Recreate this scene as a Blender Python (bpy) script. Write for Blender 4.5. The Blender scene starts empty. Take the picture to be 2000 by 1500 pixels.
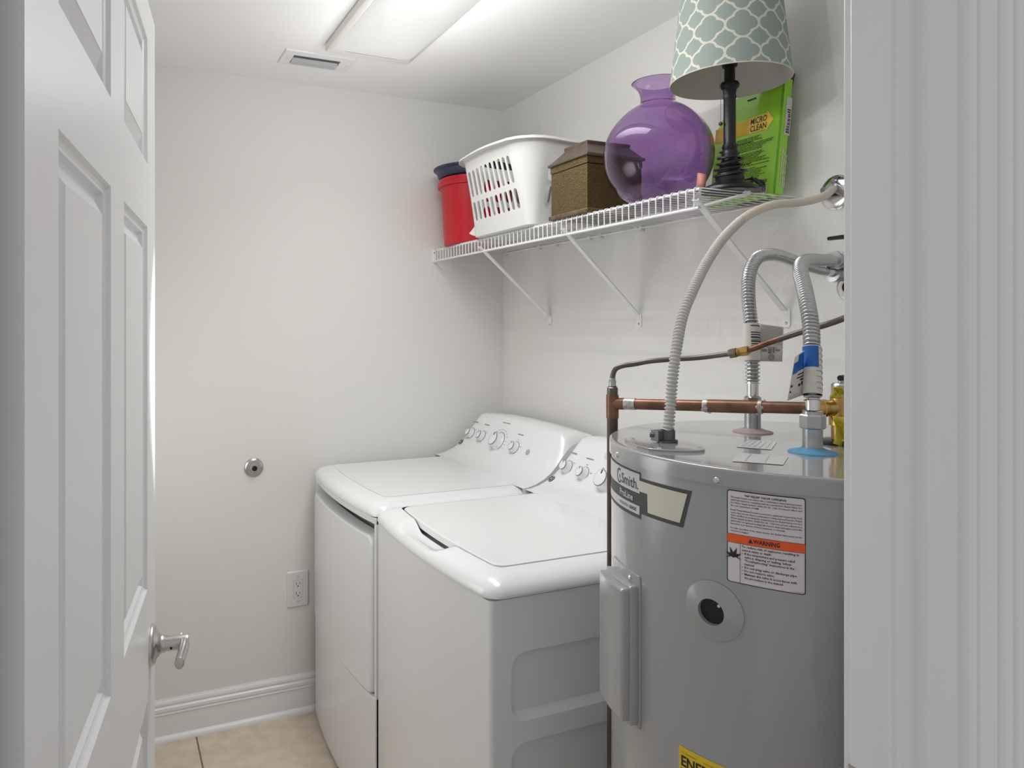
import bpy, bmesh, math, random
from mathutils import Vector, Matrix
random.seed(4)
PI = math.pi
R = math.radians
sc = bpy.context.scene
COL = sc.collection

# ------------------------------------------------------------------ camera, world, lights, exposure
cam_d = bpy.data.cameras.new('camera')
cam = bpy.data.objects.new('camera', cam_d); COL.objects.link(cam)
cam.location = (-1.583, -2.756, 1.496)
cam.rotation_euler = (PI / 2, 0, -R(22.854))
cam_d.sensor_width = 36.0
cam_d.lens = 1407.0 / 2000.0 * 36.0
cam_d.shift_x = (1000 - 810) / 2000.0
cam_d.shift_y = (638 - 750) / 2000.0
cam_d.clip_start = 0.02
sc.camera = cam

world = bpy.data.worlds.new('world'); sc.world = world
world.use_nodes = True
bg = world.node_tree.nodes['Background']
bg.inputs['Color'].default_value = (0.97, 0.97, 1.0, 1)
bg.inputs['Strength'].default_value = 0.42

def area(name, loc, size, energy, target=None, spread=180.0, col=(1, 1, 1)):
    d = bpy.data.lights.new(name, 'AREA'); d.shape = 'RECTANGLE'
    d.size, d.size_y = size; d.energy = energy; d.spread = R(spread); d.color = col
    o = bpy.data.objects.new(name, d); COL.objects.link(o); o.location = loc
    if target is not None:
        o.rotation_euler = (Vector(target) - Vector(loc)).to_track_quat('-Z', 'Y').to_euler()
    return o
FIX_E = 3.8
area('ceiling_fixture_lamp', (-0.775, -1.01, 2.366), (0.22, 1.08), FIX_E, None, 122.0, (1.0, 0.995, 0.985))
for k in range(14):
    d = bpy.data.lights.new('fixture_tube_lamp', 'POINT'); d.energy = 0.30 + 0.046 * k; d.shadow_soft_size = 0.0; d.color = (1.0, 0.995, 0.985)
    o = bpy.data.objects.new('fixture_tube_lamp', d); COL.objects.link(o); o.location = (-0.775 + (-0.125, 0.045, -0.045, 0.125)[k % 4], -0.52 - 0.168 * (k // 2) - (0.07 if k % 2 else 0), 2.20)

area('hall_lamp', (-3.6, -2.66, 1.45), (0.4, 1.6), 1.5, (-0.8, -2.30, 1.35))
def spot(name, loc, target, energy, angle, blend=0.6):
    d = bpy.data.lights.new(name, 'SPOT'); d.energy = energy; d.spot_size = R(angle); d.spot_blend = blend; d.shadow_soft_size = 0.0
    o = bpy.data.objects.new(name, d); COL.objects.link(o); o.location = loc
    o.rotation_euler = (Vector(target) - Vector(loc)).to_track_quat('-Z', 'Y').to_euler()
    return o
spot('added_fill_spot', (-0.33, -2.08, 1.88), (-1.80, -0.82, 1.25), 560.0, 27, 0.9)  # added unseen spot: fills the room with light off the hidden left wall

sc.view_settings.view_transform = 'Standard'
sc.view_settings.look = 'None'
sc.view_settings.gamma = 1.0
sc.view_settings.use_curve_mapping = False
sc.view_settings.exposure = 0.24

# ------------------------------------------------------------------ materials
def new_mat(name):
    m = bpy.data.materials.new(name); m.use_nodes = True
    return m, m.node_tree, m.node_tree.nodes['Principled BSDF']
def srgb(r, g, b):
    f = lambda c: (c / 255 / 12.92) if c / 255 <= 0.04045 else ((c / 255 + 0.055) / 1.055) ** 2.4
    return (f(r), f(g), f(b), 1)
def mat(name, col, rough=0.5, metal=0.0, spec=0.5, coat=0.0, var=0.0, vscale=8.0, bump=0.0, bscale=60.0):
    m, nt, p = new_mat(name)
    p.inputs['Base Color'].default_value = col
    p.inputs['Roughness'].default_value = rough
    p.inputs['Metallic'].default_value = metal
    p.inputs['Specular IOR Level'].default_value = spec
    p.inputs['Coat Weight'].default_value = coat
    p.inputs['Coat Roughness'].default_value = 0.08
    tc = nt.nodes.new('ShaderNodeTexCoord')
    if var > 0:
        n = nt.nodes.new('ShaderNodeTexNoise'); n.inputs['Scale'].default_value = vscale; n.inputs['Detail'].default_value = 4
        nt.links.new(tc.outputs['Object'], n.inputs['Vector'])
        rp = nt.nodes.new('ShaderNodeValToRGB')
        rp.color_ramp.elements[0].position = 0.3; rp.color_ramp.elements[1].position = 0.7
        rp.color_ramp.elements[0].color = tuple(c * (1 - var) for c in col[:3]) + (1,)
        rp.color_ramp.elements[1].color = tuple(min(1, c * (1 + var)) for c in col[:3]) + (1,)
        nt.links.new(n.outputs['Fac'], rp.inputs['Fac']); nt.links.new(rp.outputs['Color'], p.inputs['Base Color'])
    if bump > 0:
        n2 = nt.nodes.new('ShaderNodeTexNoise'); n2.inputs['Scale'].default_value = bscale; n2.inputs['Detail'].default_value = 3
        nt.links.new(tc.outputs['Object'], n2.inputs['Vector'])
        b = nt.nodes.new('ShaderNodeBump'); b.inputs['Strength'].default_value = bump; b.inputs['Distance'].default_value = 0.002
        nt.links.new(n2.outputs['Fac'], b.inputs['Height']); nt.links.new(b.outputs['Normal'], p.inputs['Normal'])
    return m

M = {}
M['wall'] = mat('wall_paint', (0.765, 0.757, 0.732, 1), 0.65, bump=0.12, bscale=160, spec=0.3)
M['ceil'] = mat('ceiling_paint', (0.90, 0.90, 0.905, 1), 0.8, bump=0.08, bscale=200, spec=0.2)
M['trim'] = mat('trim_paint', (0.82, 0.82, 0.83, 1), 0.32, bump=0.05, bscale=50)
M['door'] = mat('door_paint', (0.83, 0.83, 0.84, 1), 0.35, bump=0.10, bscale=90)
M['grout'] = mat('grout', (0.20, 0.16, 0.12, 1), 0.9)
M['appl'] = mat('white_enamel', (0.80, 0.805, 0.815, 1), 0.22, coat=0.3)
M['appl_top'] = mat('white_enamel_top', (0.80, 0.805, 0.815, 1), 0.2, coat=0.4)
M['grayplast'] = mat('gray_plastic', (0.42, 0.42, 0.43, 1), 0.4)
M['print'] = mat('gray_print', (0.22, 0.22, 0.23, 1), 0.6)
M['dark'] = mat('black_plastic', (0.014, 0.014, 0.016, 1), 0.32, spec=0.35)
M['black'] = mat('black_ink', (0.02, 0.02, 0.022, 1), 0.6)
M['nickel'] = mat('brushed_nickel', (0.55, 0.54, 0.52, 1), 0.28, 1.0)
M['chrome'] = mat('chrome', (0.72, 0.72, 0.73, 1), 0.12, 1.0)
M['steel'] = mat('stainless_steel', (0.50, 0.50, 0.51, 1), 0.25, 1.0)
M['zinc'] = mat('zinc_plated_steel', (0.45, 0.46, 0.475, 1), 0.32, 1.0, var=0.15, vscale=60)
M['wire'] = mat('white_vinyl_wire', (0.80, 0.80, 0.80, 1), 0.35)
M['tank'] = mat('gray_enamel', (0.33, 0.335, 0.345, 1), 0.25, spec=0.8, coat=1.0)
M['tankcap'] = M['tank']
M['copper'] = mat('aged_copper', (0.20, 0.105, 0.07, 1), 0.42, 0.75, var=0.45, vscale=22)
M['copperdark'] = mat('dark_copper', (0.095, 0.07, 0.06, 1), 0.45, 0.6, var=0.3, vscale=30)
M['solder'] = mat('solder', (0.52, 0.50, 0.47, 1), 0.45, 0.6, var=0.3, vscale=120)
M['brass'] = mat('brass', (0.55, 0.36, 0.13, 1), 0.3, 0.95, var=0.25, vscale=40)
M['tube'] = mat('dull_steel_tube', (0.15, 0.14, 0.13, 1), 0.4, 0.7, var=0.2, vscale=30)
M['conduit'] = mat('pale_gray_conduit', (0.56, 0.55, 0.51, 1), 0.5)
M['paper'] = mat('label_paper', (0.72, 0.66, 0.67, 1), 0.55)
M['paperw'] = mat('white_paper', (0.66, 0.64, 0.60, 1), 0.6)
M['film'] = mat('clear_film_label', (0.60, 0.60, 0.60, 1), 0.4)
M['cream'] = mat('yellowed_label', (0.66, 0.65, 0.54, 1), 0.4)
M['labeldk'] = mat('charcoal_ink', (0.055, 0.055, 0.062, 1), 0.5)
M['labelwh'] = mat('silver_white_label', (0.62, 0.63, 0.64, 1), 0.4)
M['orange'] = mat('safety_orange', (0.85, 0.11, 0.02, 1), 0.5)
M['yellow'] = mat('label_yellow', (0.75, 0.53, 0.02, 1), 0.5)
M['yellowtag'] = mat('yellow_tag', (0.62, 0.52, 0.03, 1), 0.5, var=0.35, vscale=150)
M['blue'] = mat('blue_print', (0.008, 0.11, 0.42, 1), 0.4)
M['bluecol'] = mat('pale_blue_collar', (0.11, 0.33, 0.55, 1), 0.4)
M['pinkcol'] = mat('faded_pink_collar', (0.44, 0.33, 0.34, 1), 0.5)
M['red'] = mat('red_plastic', (0.50, 0.006, 0.016, 1), 0.35)
M['navy'] = mat('navy_plastic', (0.022, 0.025, 0.065, 1), 0.4)
M['basket'] = mat('white_plastic', (0.72, 0.715, 0.70, 1), 0.35)
M['lining'] = mat('shade_lining', (0.62, 0.60, 0.53, 1), 0.8)
M['board'] = mat('dark_brown_wood', (0.075, 0.05, 0.035, 1), 0.6, var=0.3, vscale=20)
M['green'] = mat('lime_green_film', (0.31, 0.67, 0.03, 1), 0.2, coat=0.5, var=0.06, vscale=9)
M['greenside'] = mat('green_card', (0.14, 0.42, 0.015, 1), 0.4)
M['pink'] = mat('pink_tag', (0.62, 0.27, 0.22, 1), 0.5, var=0.15, vscale=80)
M['diffrim'] = mat('fixture_white', (0.72, 0.72, 0.68, 1), 0.4)
M['blade'] = mat('vent_blade', (0.45, 0.46, 0.48, 1), 0.4)
M['cavity'] = mat('duct_shade', (0.10, 0.10, 0.11, 1), 0.8)  # shade inside the vent put into the colour

def tile_mat():
    m, nt, p = new_mat('beige_tile'); p.inputs['Roughness'].default_value = 0.42
    geo = nt.nodes.new('ShaderNodeNewGeometry'); oi = nt.nodes.new('ShaderNodeObjectInfo')
    n = nt.nodes.new('ShaderNodeTexNoise'); n.inputs['Scale'].default_value = 18; n.inputs['Detail'].default_value = 6
    nt.links.new(geo.outputs['Position'], n.inputs['Vector'])
    rp = nt.nodes.new('ShaderNodeValToRGB')
    e = rp.color_ramp.elements
    e[0].position = 0.3; e[0].color = (0.68, 0.575, 0.45, 1); e[1].position = 0.7; e[1].color = (0.82, 0.72, 0.585, 1)
    nt.links.new(n.outputs['Fac'], rp.inputs['Fac'])
    mx = nt.nodes.new('ShaderNodeMix'); mx.data_type = 'RGBA'; mx.blend_type = 'MULTIPLY'
    mx.inputs[0].default_value = 0.15
    nt.links.new(rp.outputs['Color'], mx.inputs[6]); nt.links.new(oi.outputs['Random'], mx.inputs[7])
    nt.links.new(mx.outputs[2], p.inputs['Base Color'])
    return m
M['tile'] = tile_mat()

def glass_mat():
    m, nt, p = new_mat('purple_glass')
    p.inputs['Base Color'].default_value = (0.59, 0.42, 0.70, 1)
    p.inputs['Roughness'].default_value = 0.0; p.inputs['IOR'].default_value = 1.45
    p.inputs['Transmission Weight'].default_value = 1.0
    return m
M['glass'] = glass_mat()

def gold_mat():
    m, nt, p = new_mat('embossed_gold_brown'); tc = nt.nodes.new('ShaderNodeTexCoord')
    v = nt.nodes.new('ShaderNodeTexVoronoi'); v.inputs['Scale'].default_value = 210
    n = nt.nodes.new('ShaderNodeTexNoise'); n.inputs['Scale'].default_value = 520; n.inputs['Detail'].default_value = 3
    nt.links.new(tc.outputs['Object'], v.inputs['Vector']); nt.links.new(tc.outputs['Object'], n.inputs['Vector'])
    rp = nt.nodes.new('ShaderNodeValToRGB'); e = rp.color_ramp.elements
    e[0].position = 0.38; e[0].color = (0.062, 0.040, 0.016, 1); e[1].position = 0.66; e[1].color = (0.21, 0.148, 0.055, 1)
    nt.links.new(n.outputs['Fac'], rp.inputs['Fac']); nt.links.new(rp.outputs['Color'], p.inputs['Base Color'])
    b = nt.nodes.new('ShaderNodeBump'); b.inputs['Strength'].default_value = 0.5; b.inputs['Distance'].default_value = 0.002
    nt.links.new(v.outputs['Distance'], b.inputs['Height']); nt.links.new(b.outputs['Normal'], p.inputs['Normal'])
    p.inputs['Metallic'].default_value = 0.6; p.inputs['Roughness'].default_value = 0.42
    return m
M['gold'] = gold_mat()
M['goldtrim'] = mat('worn_gold_trim', (0.15, 0.105, 0.055, 1), 0.45, 0.4, var=0.4, vscale=60)
M['lidwood'] = mat('brown_leatherette', (0.10, 0.073, 0.055, 1), 0.4, 0.1, var=0.25, vscale=50, bump=0.3, bscale=200)

def lens_mat():
    m, nt, p = new_mat('prismatic_lens')
    p.inputs['Base Color'].default_value = (0.27, 0.27, 0.27, 1); p.inputs['Roughness'].default_value = 0.4
    tc = nt.nodes.new('ShaderNodeTexCoord')
    ck = nt.nodes.new('ShaderNodeTexVoronoi'); ck.inputs['Scale'].default_value = 190; ck.inputs['Randomness'].default_value = 0.0
    nt.links.new(tc.outputs['Object'], ck.inputs['Vector'])
    b = nt.nodes.new('ShaderNodeBump'); b.inputs['Strength'].default_value = 0.35; b.inputs['Distance'].default_value = 0.003
    nt.links.new(ck.outputs['Distance'], b.inputs['Height']); nt.links.new(b.outputs['Normal'], p.inputs['Normal'])
    p.inputs['Emission Color'].default_value = (1, 0.99, 0.975, 1); p.inputs['Emission Strength'].default_value = 0.36
    return m
M['lens'] = lens_mat()

class NB:                                     # small helper to write shader arithmetic
    def __init__(s, nt): s.nt = nt
    def m(s, op, a, b=None):
        n = s.nt.nodes.new('ShaderNodeMath'); n.operation = op
        for i, v in enumerate((a, b)):
            if v is None: continue
            if isinstance(v, (int, float)): n.inputs[i].default_value = v
            else: s.nt.links.new(v, n.inputs[i])
        return n.outputs[0]
def shade_mat():
    m, nt, p = new_mat('quatrefoil_fabric'); B = NB(nt)
    uv = nt.nodes.new('ShaderNodeUVMap'); sx = nt.nodes.new('ShaderNodeSeparateXYZ')
    nt.links.new(uv.outputs['UV'], sx.inputs[0])
    fx = B.m('ABSOLUTE', B.m('SUBTRACT', B.m('FRACT', sx.outputs[0]), 0.5))
    fy = B.m('ABSOLUTE', B.m('SUBTRACT', B.m('FRACT', sx.outputs[1]), 0.5))
    def circ(cx, cy, r):
        dx = B.m('SUBTRACT', fx, cx); dy = B.m('SUBTRACT', fy, cy)
        return B.m('SUBTRACT', B.m('SQRT', B.m('ADD', B.m('MULTIPLY', dx, dx), B.m('MULTIPLY', dy, dy))), r)
    d1 = circ(0.235, 0.0, 0.25); d2 = circ(0.0, 0.235, 0.25)
    d3 = B.m('SUBTRACT', B.m('MAXIMUM', fx, fy), 0.272)
    d = B.m('MINIMUM', B.m('MINIMUM', d1, d2), d3)
    line = B.m('LESS_THAN', B.m('ABSOLUTE', B.m('SUBTRACT', d, 0.016)), 0.036)
    mx = nt.nodes.new('ShaderNodeMix'); mx.data_type = 'RGBA'
    nt.links.new(line, mx.inputs[0])
    mx.inputs[6].default_value = (0.36, 0.43, 0.40, 1); mx.inputs[7].default_value = (0.78, 0.76, 0.66, 1)
    nt.links.new(mx.outputs[2], p.inputs['Base Color'])
    p.inputs['Roughness'].default_value = 0.85
    tr = nt.nodes.new('ShaderNodeBsdfTranslucent'); nt.links.new(mx.outputs[2], tr.inputs['Color'])
    ms = nt.nodes.new('ShaderNodeMixShader'); ms.inputs[0].default_value = 0.25
    out = nt.nodes['Material Output']
    nt.links.new(p.outputs[0], ms.inputs[1]); nt.links.new(tr.outputs[0], ms.inputs[2]); nt.links.new(ms.outputs[0], out.inputs[0])
    return m
M['shade'] = shade_mat()

# ------------------------------------------------------------------ geometry helpers
ROOTLOC = {}
class G:
    """Collects vertices and faces in world coordinates; obj() links them as ONE mesh object."""
    def __init__(s): s.v = []; s.f = []; s.mi = []; s.uv = {}
    def add(s, vs, fs, mi=0):
        n = len(s.v); s.v += [tuple(v) for v in vs]
        for f in fs: s.f.append(tuple(i + n for i in f)); s.mi.append(mi)
        return s
    def box(s, x0, x1, y0, y1, z0, z1, mi=0):
        vs = [(x0, y0, z0), (x1, y0, z0), (x1, y1, z0), (x0, y1, z0), (x0, y0, z1), (x1, y0, z1), (x1, y1, z1), (x0, y1, z1)]
        return s.add(vs, [(0, 3, 2, 1), (4, 5, 6, 7), (0, 1, 5, 4), (1, 2, 6, 5), (2, 3, 7, 6), (3, 0, 4, 7)], mi)
    def loft(s, loops, cap0=True, cap1=True, closed=True, mi=0):
        n = len(loops[0]); vs = [p for l in loops for p in l]; fs = []
        for k in range(len(loops) - 1):
            for i in range(n if closed else n - 1):
                j = (i + 1) % n
                fs.append((k * n + i, k * n + j, (k + 1) * n + j, (k + 1) * n + i))
        if cap0: fs.append(tuple(range(n - 1, -1, -1)))
        if cap1: fs.append(tuple((len(loops) - 1) * n + i for i in range(n)))
        return s.add(vs, fs, mi)
    def tube(s, pts, r, seg=10, caps=True, mi=0):
        P = [Vector(p) for p in pts]; n = len(P)
        rr = r if isinstance(r, (list, tuple)) else [r] * n
        T = []
        for i in range(n):
            t = P[min(i + 1, n - 1)] - P[max(i - 1, 0)]
            T.append(t.normalized() if t.length > 1e-9 else Vector((0, 0, 1)))
        a = Vector((0, 0, 1)) if abs(T[0].z) < 0.9 else Vector((1, 0, 0))
        u = T[0].cross(a).normalized(); loops = []
        for i in range(n):
            u = (u - T[i] * u.dot(T[i])).normalized(); w = T[i].cross(u)
            loops.append([P[i] + (u * math.cos(2 * PI * k / seg) + w * math.sin(2 * PI * k / seg)) * rr[i] for k in range(seg)])
        return s.loft(loops, caps, caps, True, mi)
    def lathe(s, prof, c=(0, 0, 0), axis=(0, 0, 1), seg=32, cap0=True, cap1=True, mi=0):
        A = Vector(axis).normalized(); h = Vector((1, 0, 0)) if abs(A.x) < 0.9 else Vector((0, 1, 0))
        u = (h - A * h.dot(A)).normalized(); w = A.cross(u); c = Vector(c)
        loops = [[c + A * z + (u * math.cos(2 * PI * k / seg) + w * math.sin(2 * PI * k / seg)) * max(r, 1e-5) for k in range(seg)] for r, z in prof]
        return s.loft(loops, cap0, cap1, True, mi)
    def sphere(s, c, r, seg=12, rings=8, mi=0):
        pr = [(r * math.sin(PI * i / rings), -r * math.cos(PI * i / rings)) for i in range(rings + 1)]
        return s.lathe(pr, c, (0, 0, 1), seg, False, False, mi)
    def grid(s, fn, nu, nv, mi=0):
        vs = [fn(i / nu, j / nv) for j in range(nv + 1) for i in range(nu + 1)]
        fs = [(j * (nu + 1) + i, j * (nu + 1) + i + 1, (j + 1) * (nu + 1) + i + 1, (j + 1) * (nu + 1) + i) for j in range(nv) for i in range(nu)]
        return s.add(vs, fs, mi)
    def obj(s, name, m, parent=None, angle=35, bevel=0.0, bseg=2, label=None):
        base = ROOTLOC.get(parent.name, (0, 0, 0)) if parent else (0, 0, 0)
        me = bpy.data.meshes.new(name)
        me.from_pydata([(v[0] - base[0], v[1] - base[1], v[2] - base[2]) for v in s.v], [], s.f)
        ms = m if isinstance(m, (list, tuple)) else [m]
        for x in ms: me.materials.append(x)
        me.polygons.foreach_set('material_index', s.mi)
        if len(s.f): 
            me.polygons.foreach_set('use_smooth', [True] * len(s.f)); me.set_sharp_from_angle(angle=R(angle))
        me.update()
        o = bpy.data.objects.new(name, me); COL.objects.link(o)
        if parent: o.parent = parent
        ROOTLOC[o.name] = base
        if bevel > 0:
            b = o.modifiers.new('bevel', 'BEVEL'); b.width = bevel; b.segments = bseg; b.limit_method = 'ANGLE'; b.angle_limit = R(40)
        if label: o['label'] = label
        if name.endswith('_text') or name.startswith('label_text') or name in ('tag_print', 'bar_lines', 'side_print'): o['kind'] = 'stuff'
        return o

def thing(name, label, cat, loc, group=None):
    o = bpy.data.objects.new(name, None); COL.objects.link(o); o.location = loc; o.empty_display_size = 0.05
    o['label'] = label; o['category'] = cat
    if group: o['group'] = group
    ROOTLOC[o.name] = tuple(loc)
    return o
def struct(o, label=None, cat=None):
    o['kind'] = 'structure'
    if label: o['label'] = label
    if cat: o['category'] = cat
    return o
def smooth_path(pts, n=8):
    P = [Vector(p) for p in pts]; out = []
    for i in range(len(P) - 1):
        p0, p1, p2, p3 = P[max(i - 1, 0)], P[i], P[i + 1], P[min(i + 2, len(P) - 1)]
        for k in range(n):
            t = k / n
            out.append(0.5 * ((2 * p1) + (p2 - p0) * t + (2 * p0 - 5 * p1 + 4 * p2 - p3) * t * t + (3 * p1 - p0 - 3 * p2 + p3) * t ** 3))
    out.append(P[-1]); return out
def resample(P, step):
    L = [0.0]
    for a, b in zip(P, P[1:]): L.append(L[-1] + (b - a).length)
    n = max(2, int(L[-1] / step)); out = []; j = 0
    for k in range(n + 1):
        s = L[-1] * k / n
        while j < len(L) - 2 and L[j + 1] < s: j += 1
        t = (s - L[j]) / max(L[j + 1] - L[j], 1e-9); out.append(P[j].lerp(P[j + 1], min(t, 1)))
    return out, L[-1]
def ribbed(P, r, pitch, depth, seg=14):
    pts, L = resample(P, pitch / 6)
    rad = [r - depth * (0.0, 0.10, 0.75, 1.0, 0.75, 0.10)[i % 6] for i in range(len(pts))]
    return pts, rad
def rrect(x0, x1, y0, y1, r, n=5):
    out = []
    for cx, cy, a0 in ((x1 - r, y1 - r, 0), (x0 + r, y1 - r, 90), (x0 + r, y0 + r, 180), (x1 - r, y0 + r, 270)):
        for k in range(n + 1):
            a = R(a0 + 90 * k / n); out.append((cx + r * math.cos(a), cy + r * math.sin(a)))
    return out
_tc = {}
def text2d(body, bold=0.0, res=2):
    key = (body, bold, res)
    if key not in _tc:
        cu = bpy.data.curves.new('txt', 'FONT'); cu.body = body; cu.size = 1.0; cu.resolution_u = res; cu.offset = bold
        o = bpy.data.objects.new('txt', cu); me = o.to_mesh()
        vs = [(v.co.x, v.co.y) for v in me.vertices]; fs = [tuple(p.vertices) for p in me.polygons]
        o.to_mesh_clear(); bpy.data.objects.remove(o); bpy.data.curves.remove(cu)
        _tc[key] = (vs, fs)
    return _tc[key]
def put_text(g, body, fn, x, y, h, w=None, bold=0.0, res=2, align='L', mi=0):
    """Text with cap height ~h at (x,y) in label coordinates, mapped to space by fn(u,v); w fits its width."""
    vs, fs = text2d(body, bold, res)
    if not vs: return
    x0 = min(v[0] for v in vs); x1 = max(v[0] for v in vs)
    s = h / 0.69; sx = (w / (x1 - x0)) if w else s
    ww = (x1 - x0) * sx
    ox = x if align == 'L' else (x - ww / 2 if align == 'C' else x - ww)
    g.add([fn(ox + (v[0] - x0) * sx, y + v[1] * s) for v in vs], fs, mi)
def quad2(g, fn, p00, p10, p11, p01, n=8, mi=0, m=1):
    def f(u, v):
        a = [p00[i] * (1 - u) + p10[i] * u for i in (0, 1)]; b = [p01[i] * (1 - u) + p11[i] * u for i in (0, 1)]
        return fn(a[0] * (1 - v) + b[0] * v, a[1] * (1 - v) + b[1] * v)
    g.grid(f, n, m, mi)
def rect2(g, fn, x0, x1, y0, y1, n=8, mi=0):
    quad2(g, fn, (x0, y0), (x1, y0), (x1, y1), (x0, y1), n, mi)
def rr_patch(g, fn, x0, x1, y0, y1, r, n=12, mi=0):      # rounded rectangle as rows
    ys = [y0 + r * (1 - math.cos(R(90 * k / 4))) for k in range(5)] + [y1 - r * (1 - math.cos(R(90 * k / 4))) for k in range(4, -1, -1)]
    def ins(y):
        d = max(0, y0 + r - y, y - (y1 - r)); return r - math.sqrt(max(r * r - d * d, 0))
    rows = []
    for y in ys:
        i = ins(y); rows.append([fn(x0 + i + (x1 - x0 - 2 * i) * k / n, y) for k in range(n + 1)])
    g.loft(rows, False, False, False, mi)

# ------------------------------------------------------------------ room shell
HZ = 2.44; YF = -2.206; YH = -2.315; XJ = -0.826; XH = -1.652; XL = -1.80; HEAD = 2.05
g = G(); g.box(XL, 0.0, 0, 0.08, 0, HZ); struct(g.obj('wall_back', M['wall']))
g = G(); g.box(0, 0.08, YH, 0.08, 0, HZ); struct(g.obj('wall_right', M['wall']))
g = G(); g.box(XL - 0.08, XL, YH, 0.08, 0, HZ); struct(g.obj('wall_left', M['wall']))
g = G(); g.box(XL - 0.08, 0.08, YH, 0.08, HZ, HZ + 0.08); struct(g.obj('ceiling', M['ceil']))
g = G(); g.box(-2.6, XH - 0.018, YH, YF, 0, HZ); g.box(XJ + 0.018, 0.9, YH, YF, 0, HZ); g.box(XH - 0.018, XJ + 0.018, YH, YF, HEAD + 0.018, HZ)
struct(g.obj('wall_front', M['wall']))
# floor: grout bed with single tiles
g = G(); g.box(-2.6, 0.9, -3.6, 0.0, -0.05, -0.003)
floor = struct(g.obj('floor', M['grout']))
TS = 0.457; tile_me = None
for i in range(-4, 6):
    for j in range(0, 9):
        x0, x1 = -1.2935 + i * TS, -1.2985 + (i + 1) * TS
        y1, y0 = 0.0515 - j * TS, 0.0565 - (j + 1) * TS
        x0, x1, y0, y1 = max(x0, -2.6), min(x1, 0.9), max(y0, -3.6), min(y1, -0.001)
        if x1 - x0 < 0.03 or y1 - y0 < 0.03: continue
        if y1 < -2.33 or True:
            if x0 > 0.0 and y1 > YH: continue
            g = G(); e = 0.002
            g.loft([[(x0, y0, -0.003), (x1, y0, -0.003), (x1, y1, -0.003), (x0, y1, -0.003)],
                    [(x0, y0, -0.0015), (x1, y0, -0.0015), (x1, y1, -0.0015), (x0, y1, -0.0015)],
                    [(x0 + e, y0 + e, 0), (x1 - e, y0 + e, 0), (x1 - e, y1 - e, 0), (x0 + e, y1 - e, 0)]])
            g.obj('tile', M['tile'], floor)
# baseboard of the back wall, and its shoe moulding
def extrude_x(prof, x0, x1): return G().loft([[(x0, -t, z) for t, z in prof], [(x1, -t, z) for t, z in prof]])
bp = [(0, 0), (0.012, 0), (0.012, 0.094), (0.0145, 0.0955), (0.0145, 0.0985), (0.0105, 0.1005), (0.0105, 0.103), (0.0135, 0.106), (0.0145, 0.112), (0.0135, 0.118),
      (0.0085, 0.1225), (0.0085, 0.1255), (0.011, 0.129), (0.0115, 0.135), (0.009, 0.142), (0.006, 0.1455), (0.006, 0.148), (0, 0.148)]
struct(extrude_x(bp, XL, 0.0).obj('baseboard_back', M['trim'], angle=25))
sp = [(0.0122, 0.0), (0.026, 0.0), (0.026, 0.006), (0.0235, 0.013), (0.019, 0.018), (0.0122, 0.021)]
struct(extrude_x(sp, XL, 0.0).obj('trim_1', M['trim']))

def extrude_z(prof, z0, z1): return G().loft([[(x, y, z0) for x, y in prof], [(x, y, z1) for x, y in prof]])
# right jamb with stop and strike plate, left jamb, head jamb
jr = extrude_z([(XJ, YH), (XJ + 0.018, YH), (XJ + 0.018, YF), (XJ, YF)], 0, HEAD).obj('trim_2', M['trim'], bevel=0.0015)
struct(jr)
st = [(XJ, -2.2765), (XJ, -2.2575), (XJ - 0.016, -2.2575), (XJ - 0.016, -2.2605), (XJ - 0.0130, -2.2620), (XJ - 0.0125, -2.2660), (XJ - 0.0090, -2.2700), (XJ - 0.0080, -2.2750), (XJ - 0.002, -2.2765)]
extrude_z(st, 0, HEAD).obj('door_stop_strip', M['trim'], jr, angle=25)
g = G(); g.box(XJ - 0.0012, XJ + 0.001, -2.245, -2.2045, 0.951, 1.0095)
pl = [(-2.2045, 0), (-2.198, 0.0003), (-2.192, 0.003), (-2.190, 0.0075)]
g.loft([[(XJ - 0.0012 + t, y, z) for y, t in pl] + [(XJ + 0.0004 + t, y, z) for y, t in reversed(pl)] for z in (0.962, 0.9985)])
sp_ = g.obj('strike_plate', M['nickel'], jr, label='brushed nickel strike plate')
jl = extrude_z([(XH - 0.018, YH), (XH, YH), (XH, YF), (XH - 0.018, YF)], 0, HEAD).obj('trim_3', M['trim'], bevel=0.0015); struct(jl)
g = G(); g.box(XH, XJ, YH, YF, HEAD, HEAD + 0.018); struct(g.obj('trim_4', M['trim'], bevel=0.0015))
# casings: hall side right, hall side left, room side
cp = [(0.0, 0.0), (0.0, 0.009), (0.002, 0.0115), (0.006, 0.012), (0.0095, 0.010), (0.011, 0.0065), (0.0135, 0.0065), (0.016, 0.0095), (0.022, 0.012), (0.030, 0.0135),
      (0.036, 0.0135), (0.0385, 0.010), (0.041, 0.010), (0.044, 0.016), (0.048, 0.018), (0.053, 0.018), (0.056, 0.0145), (0.059, 0.0145), (0.0615, 0.019), (0.066, 0.0205), (0.070, 0.018), (0.072, 0.0)]
def casing(name, xin, sgn, y, ny):
    return struct(extrude_z([(xin + sgn * a, y + ny * b) for a, b in cp], 0, HEAD + 0.065).obj(name, M['trim'], angle=20))
casing('trim_5', XJ + 0.005, 1, YH, -1)
casing('trim_6', XH - 0.005, -1, YH, -1)
casing('trim_7', XJ + 0.004, 1, YF, 1)

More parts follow.
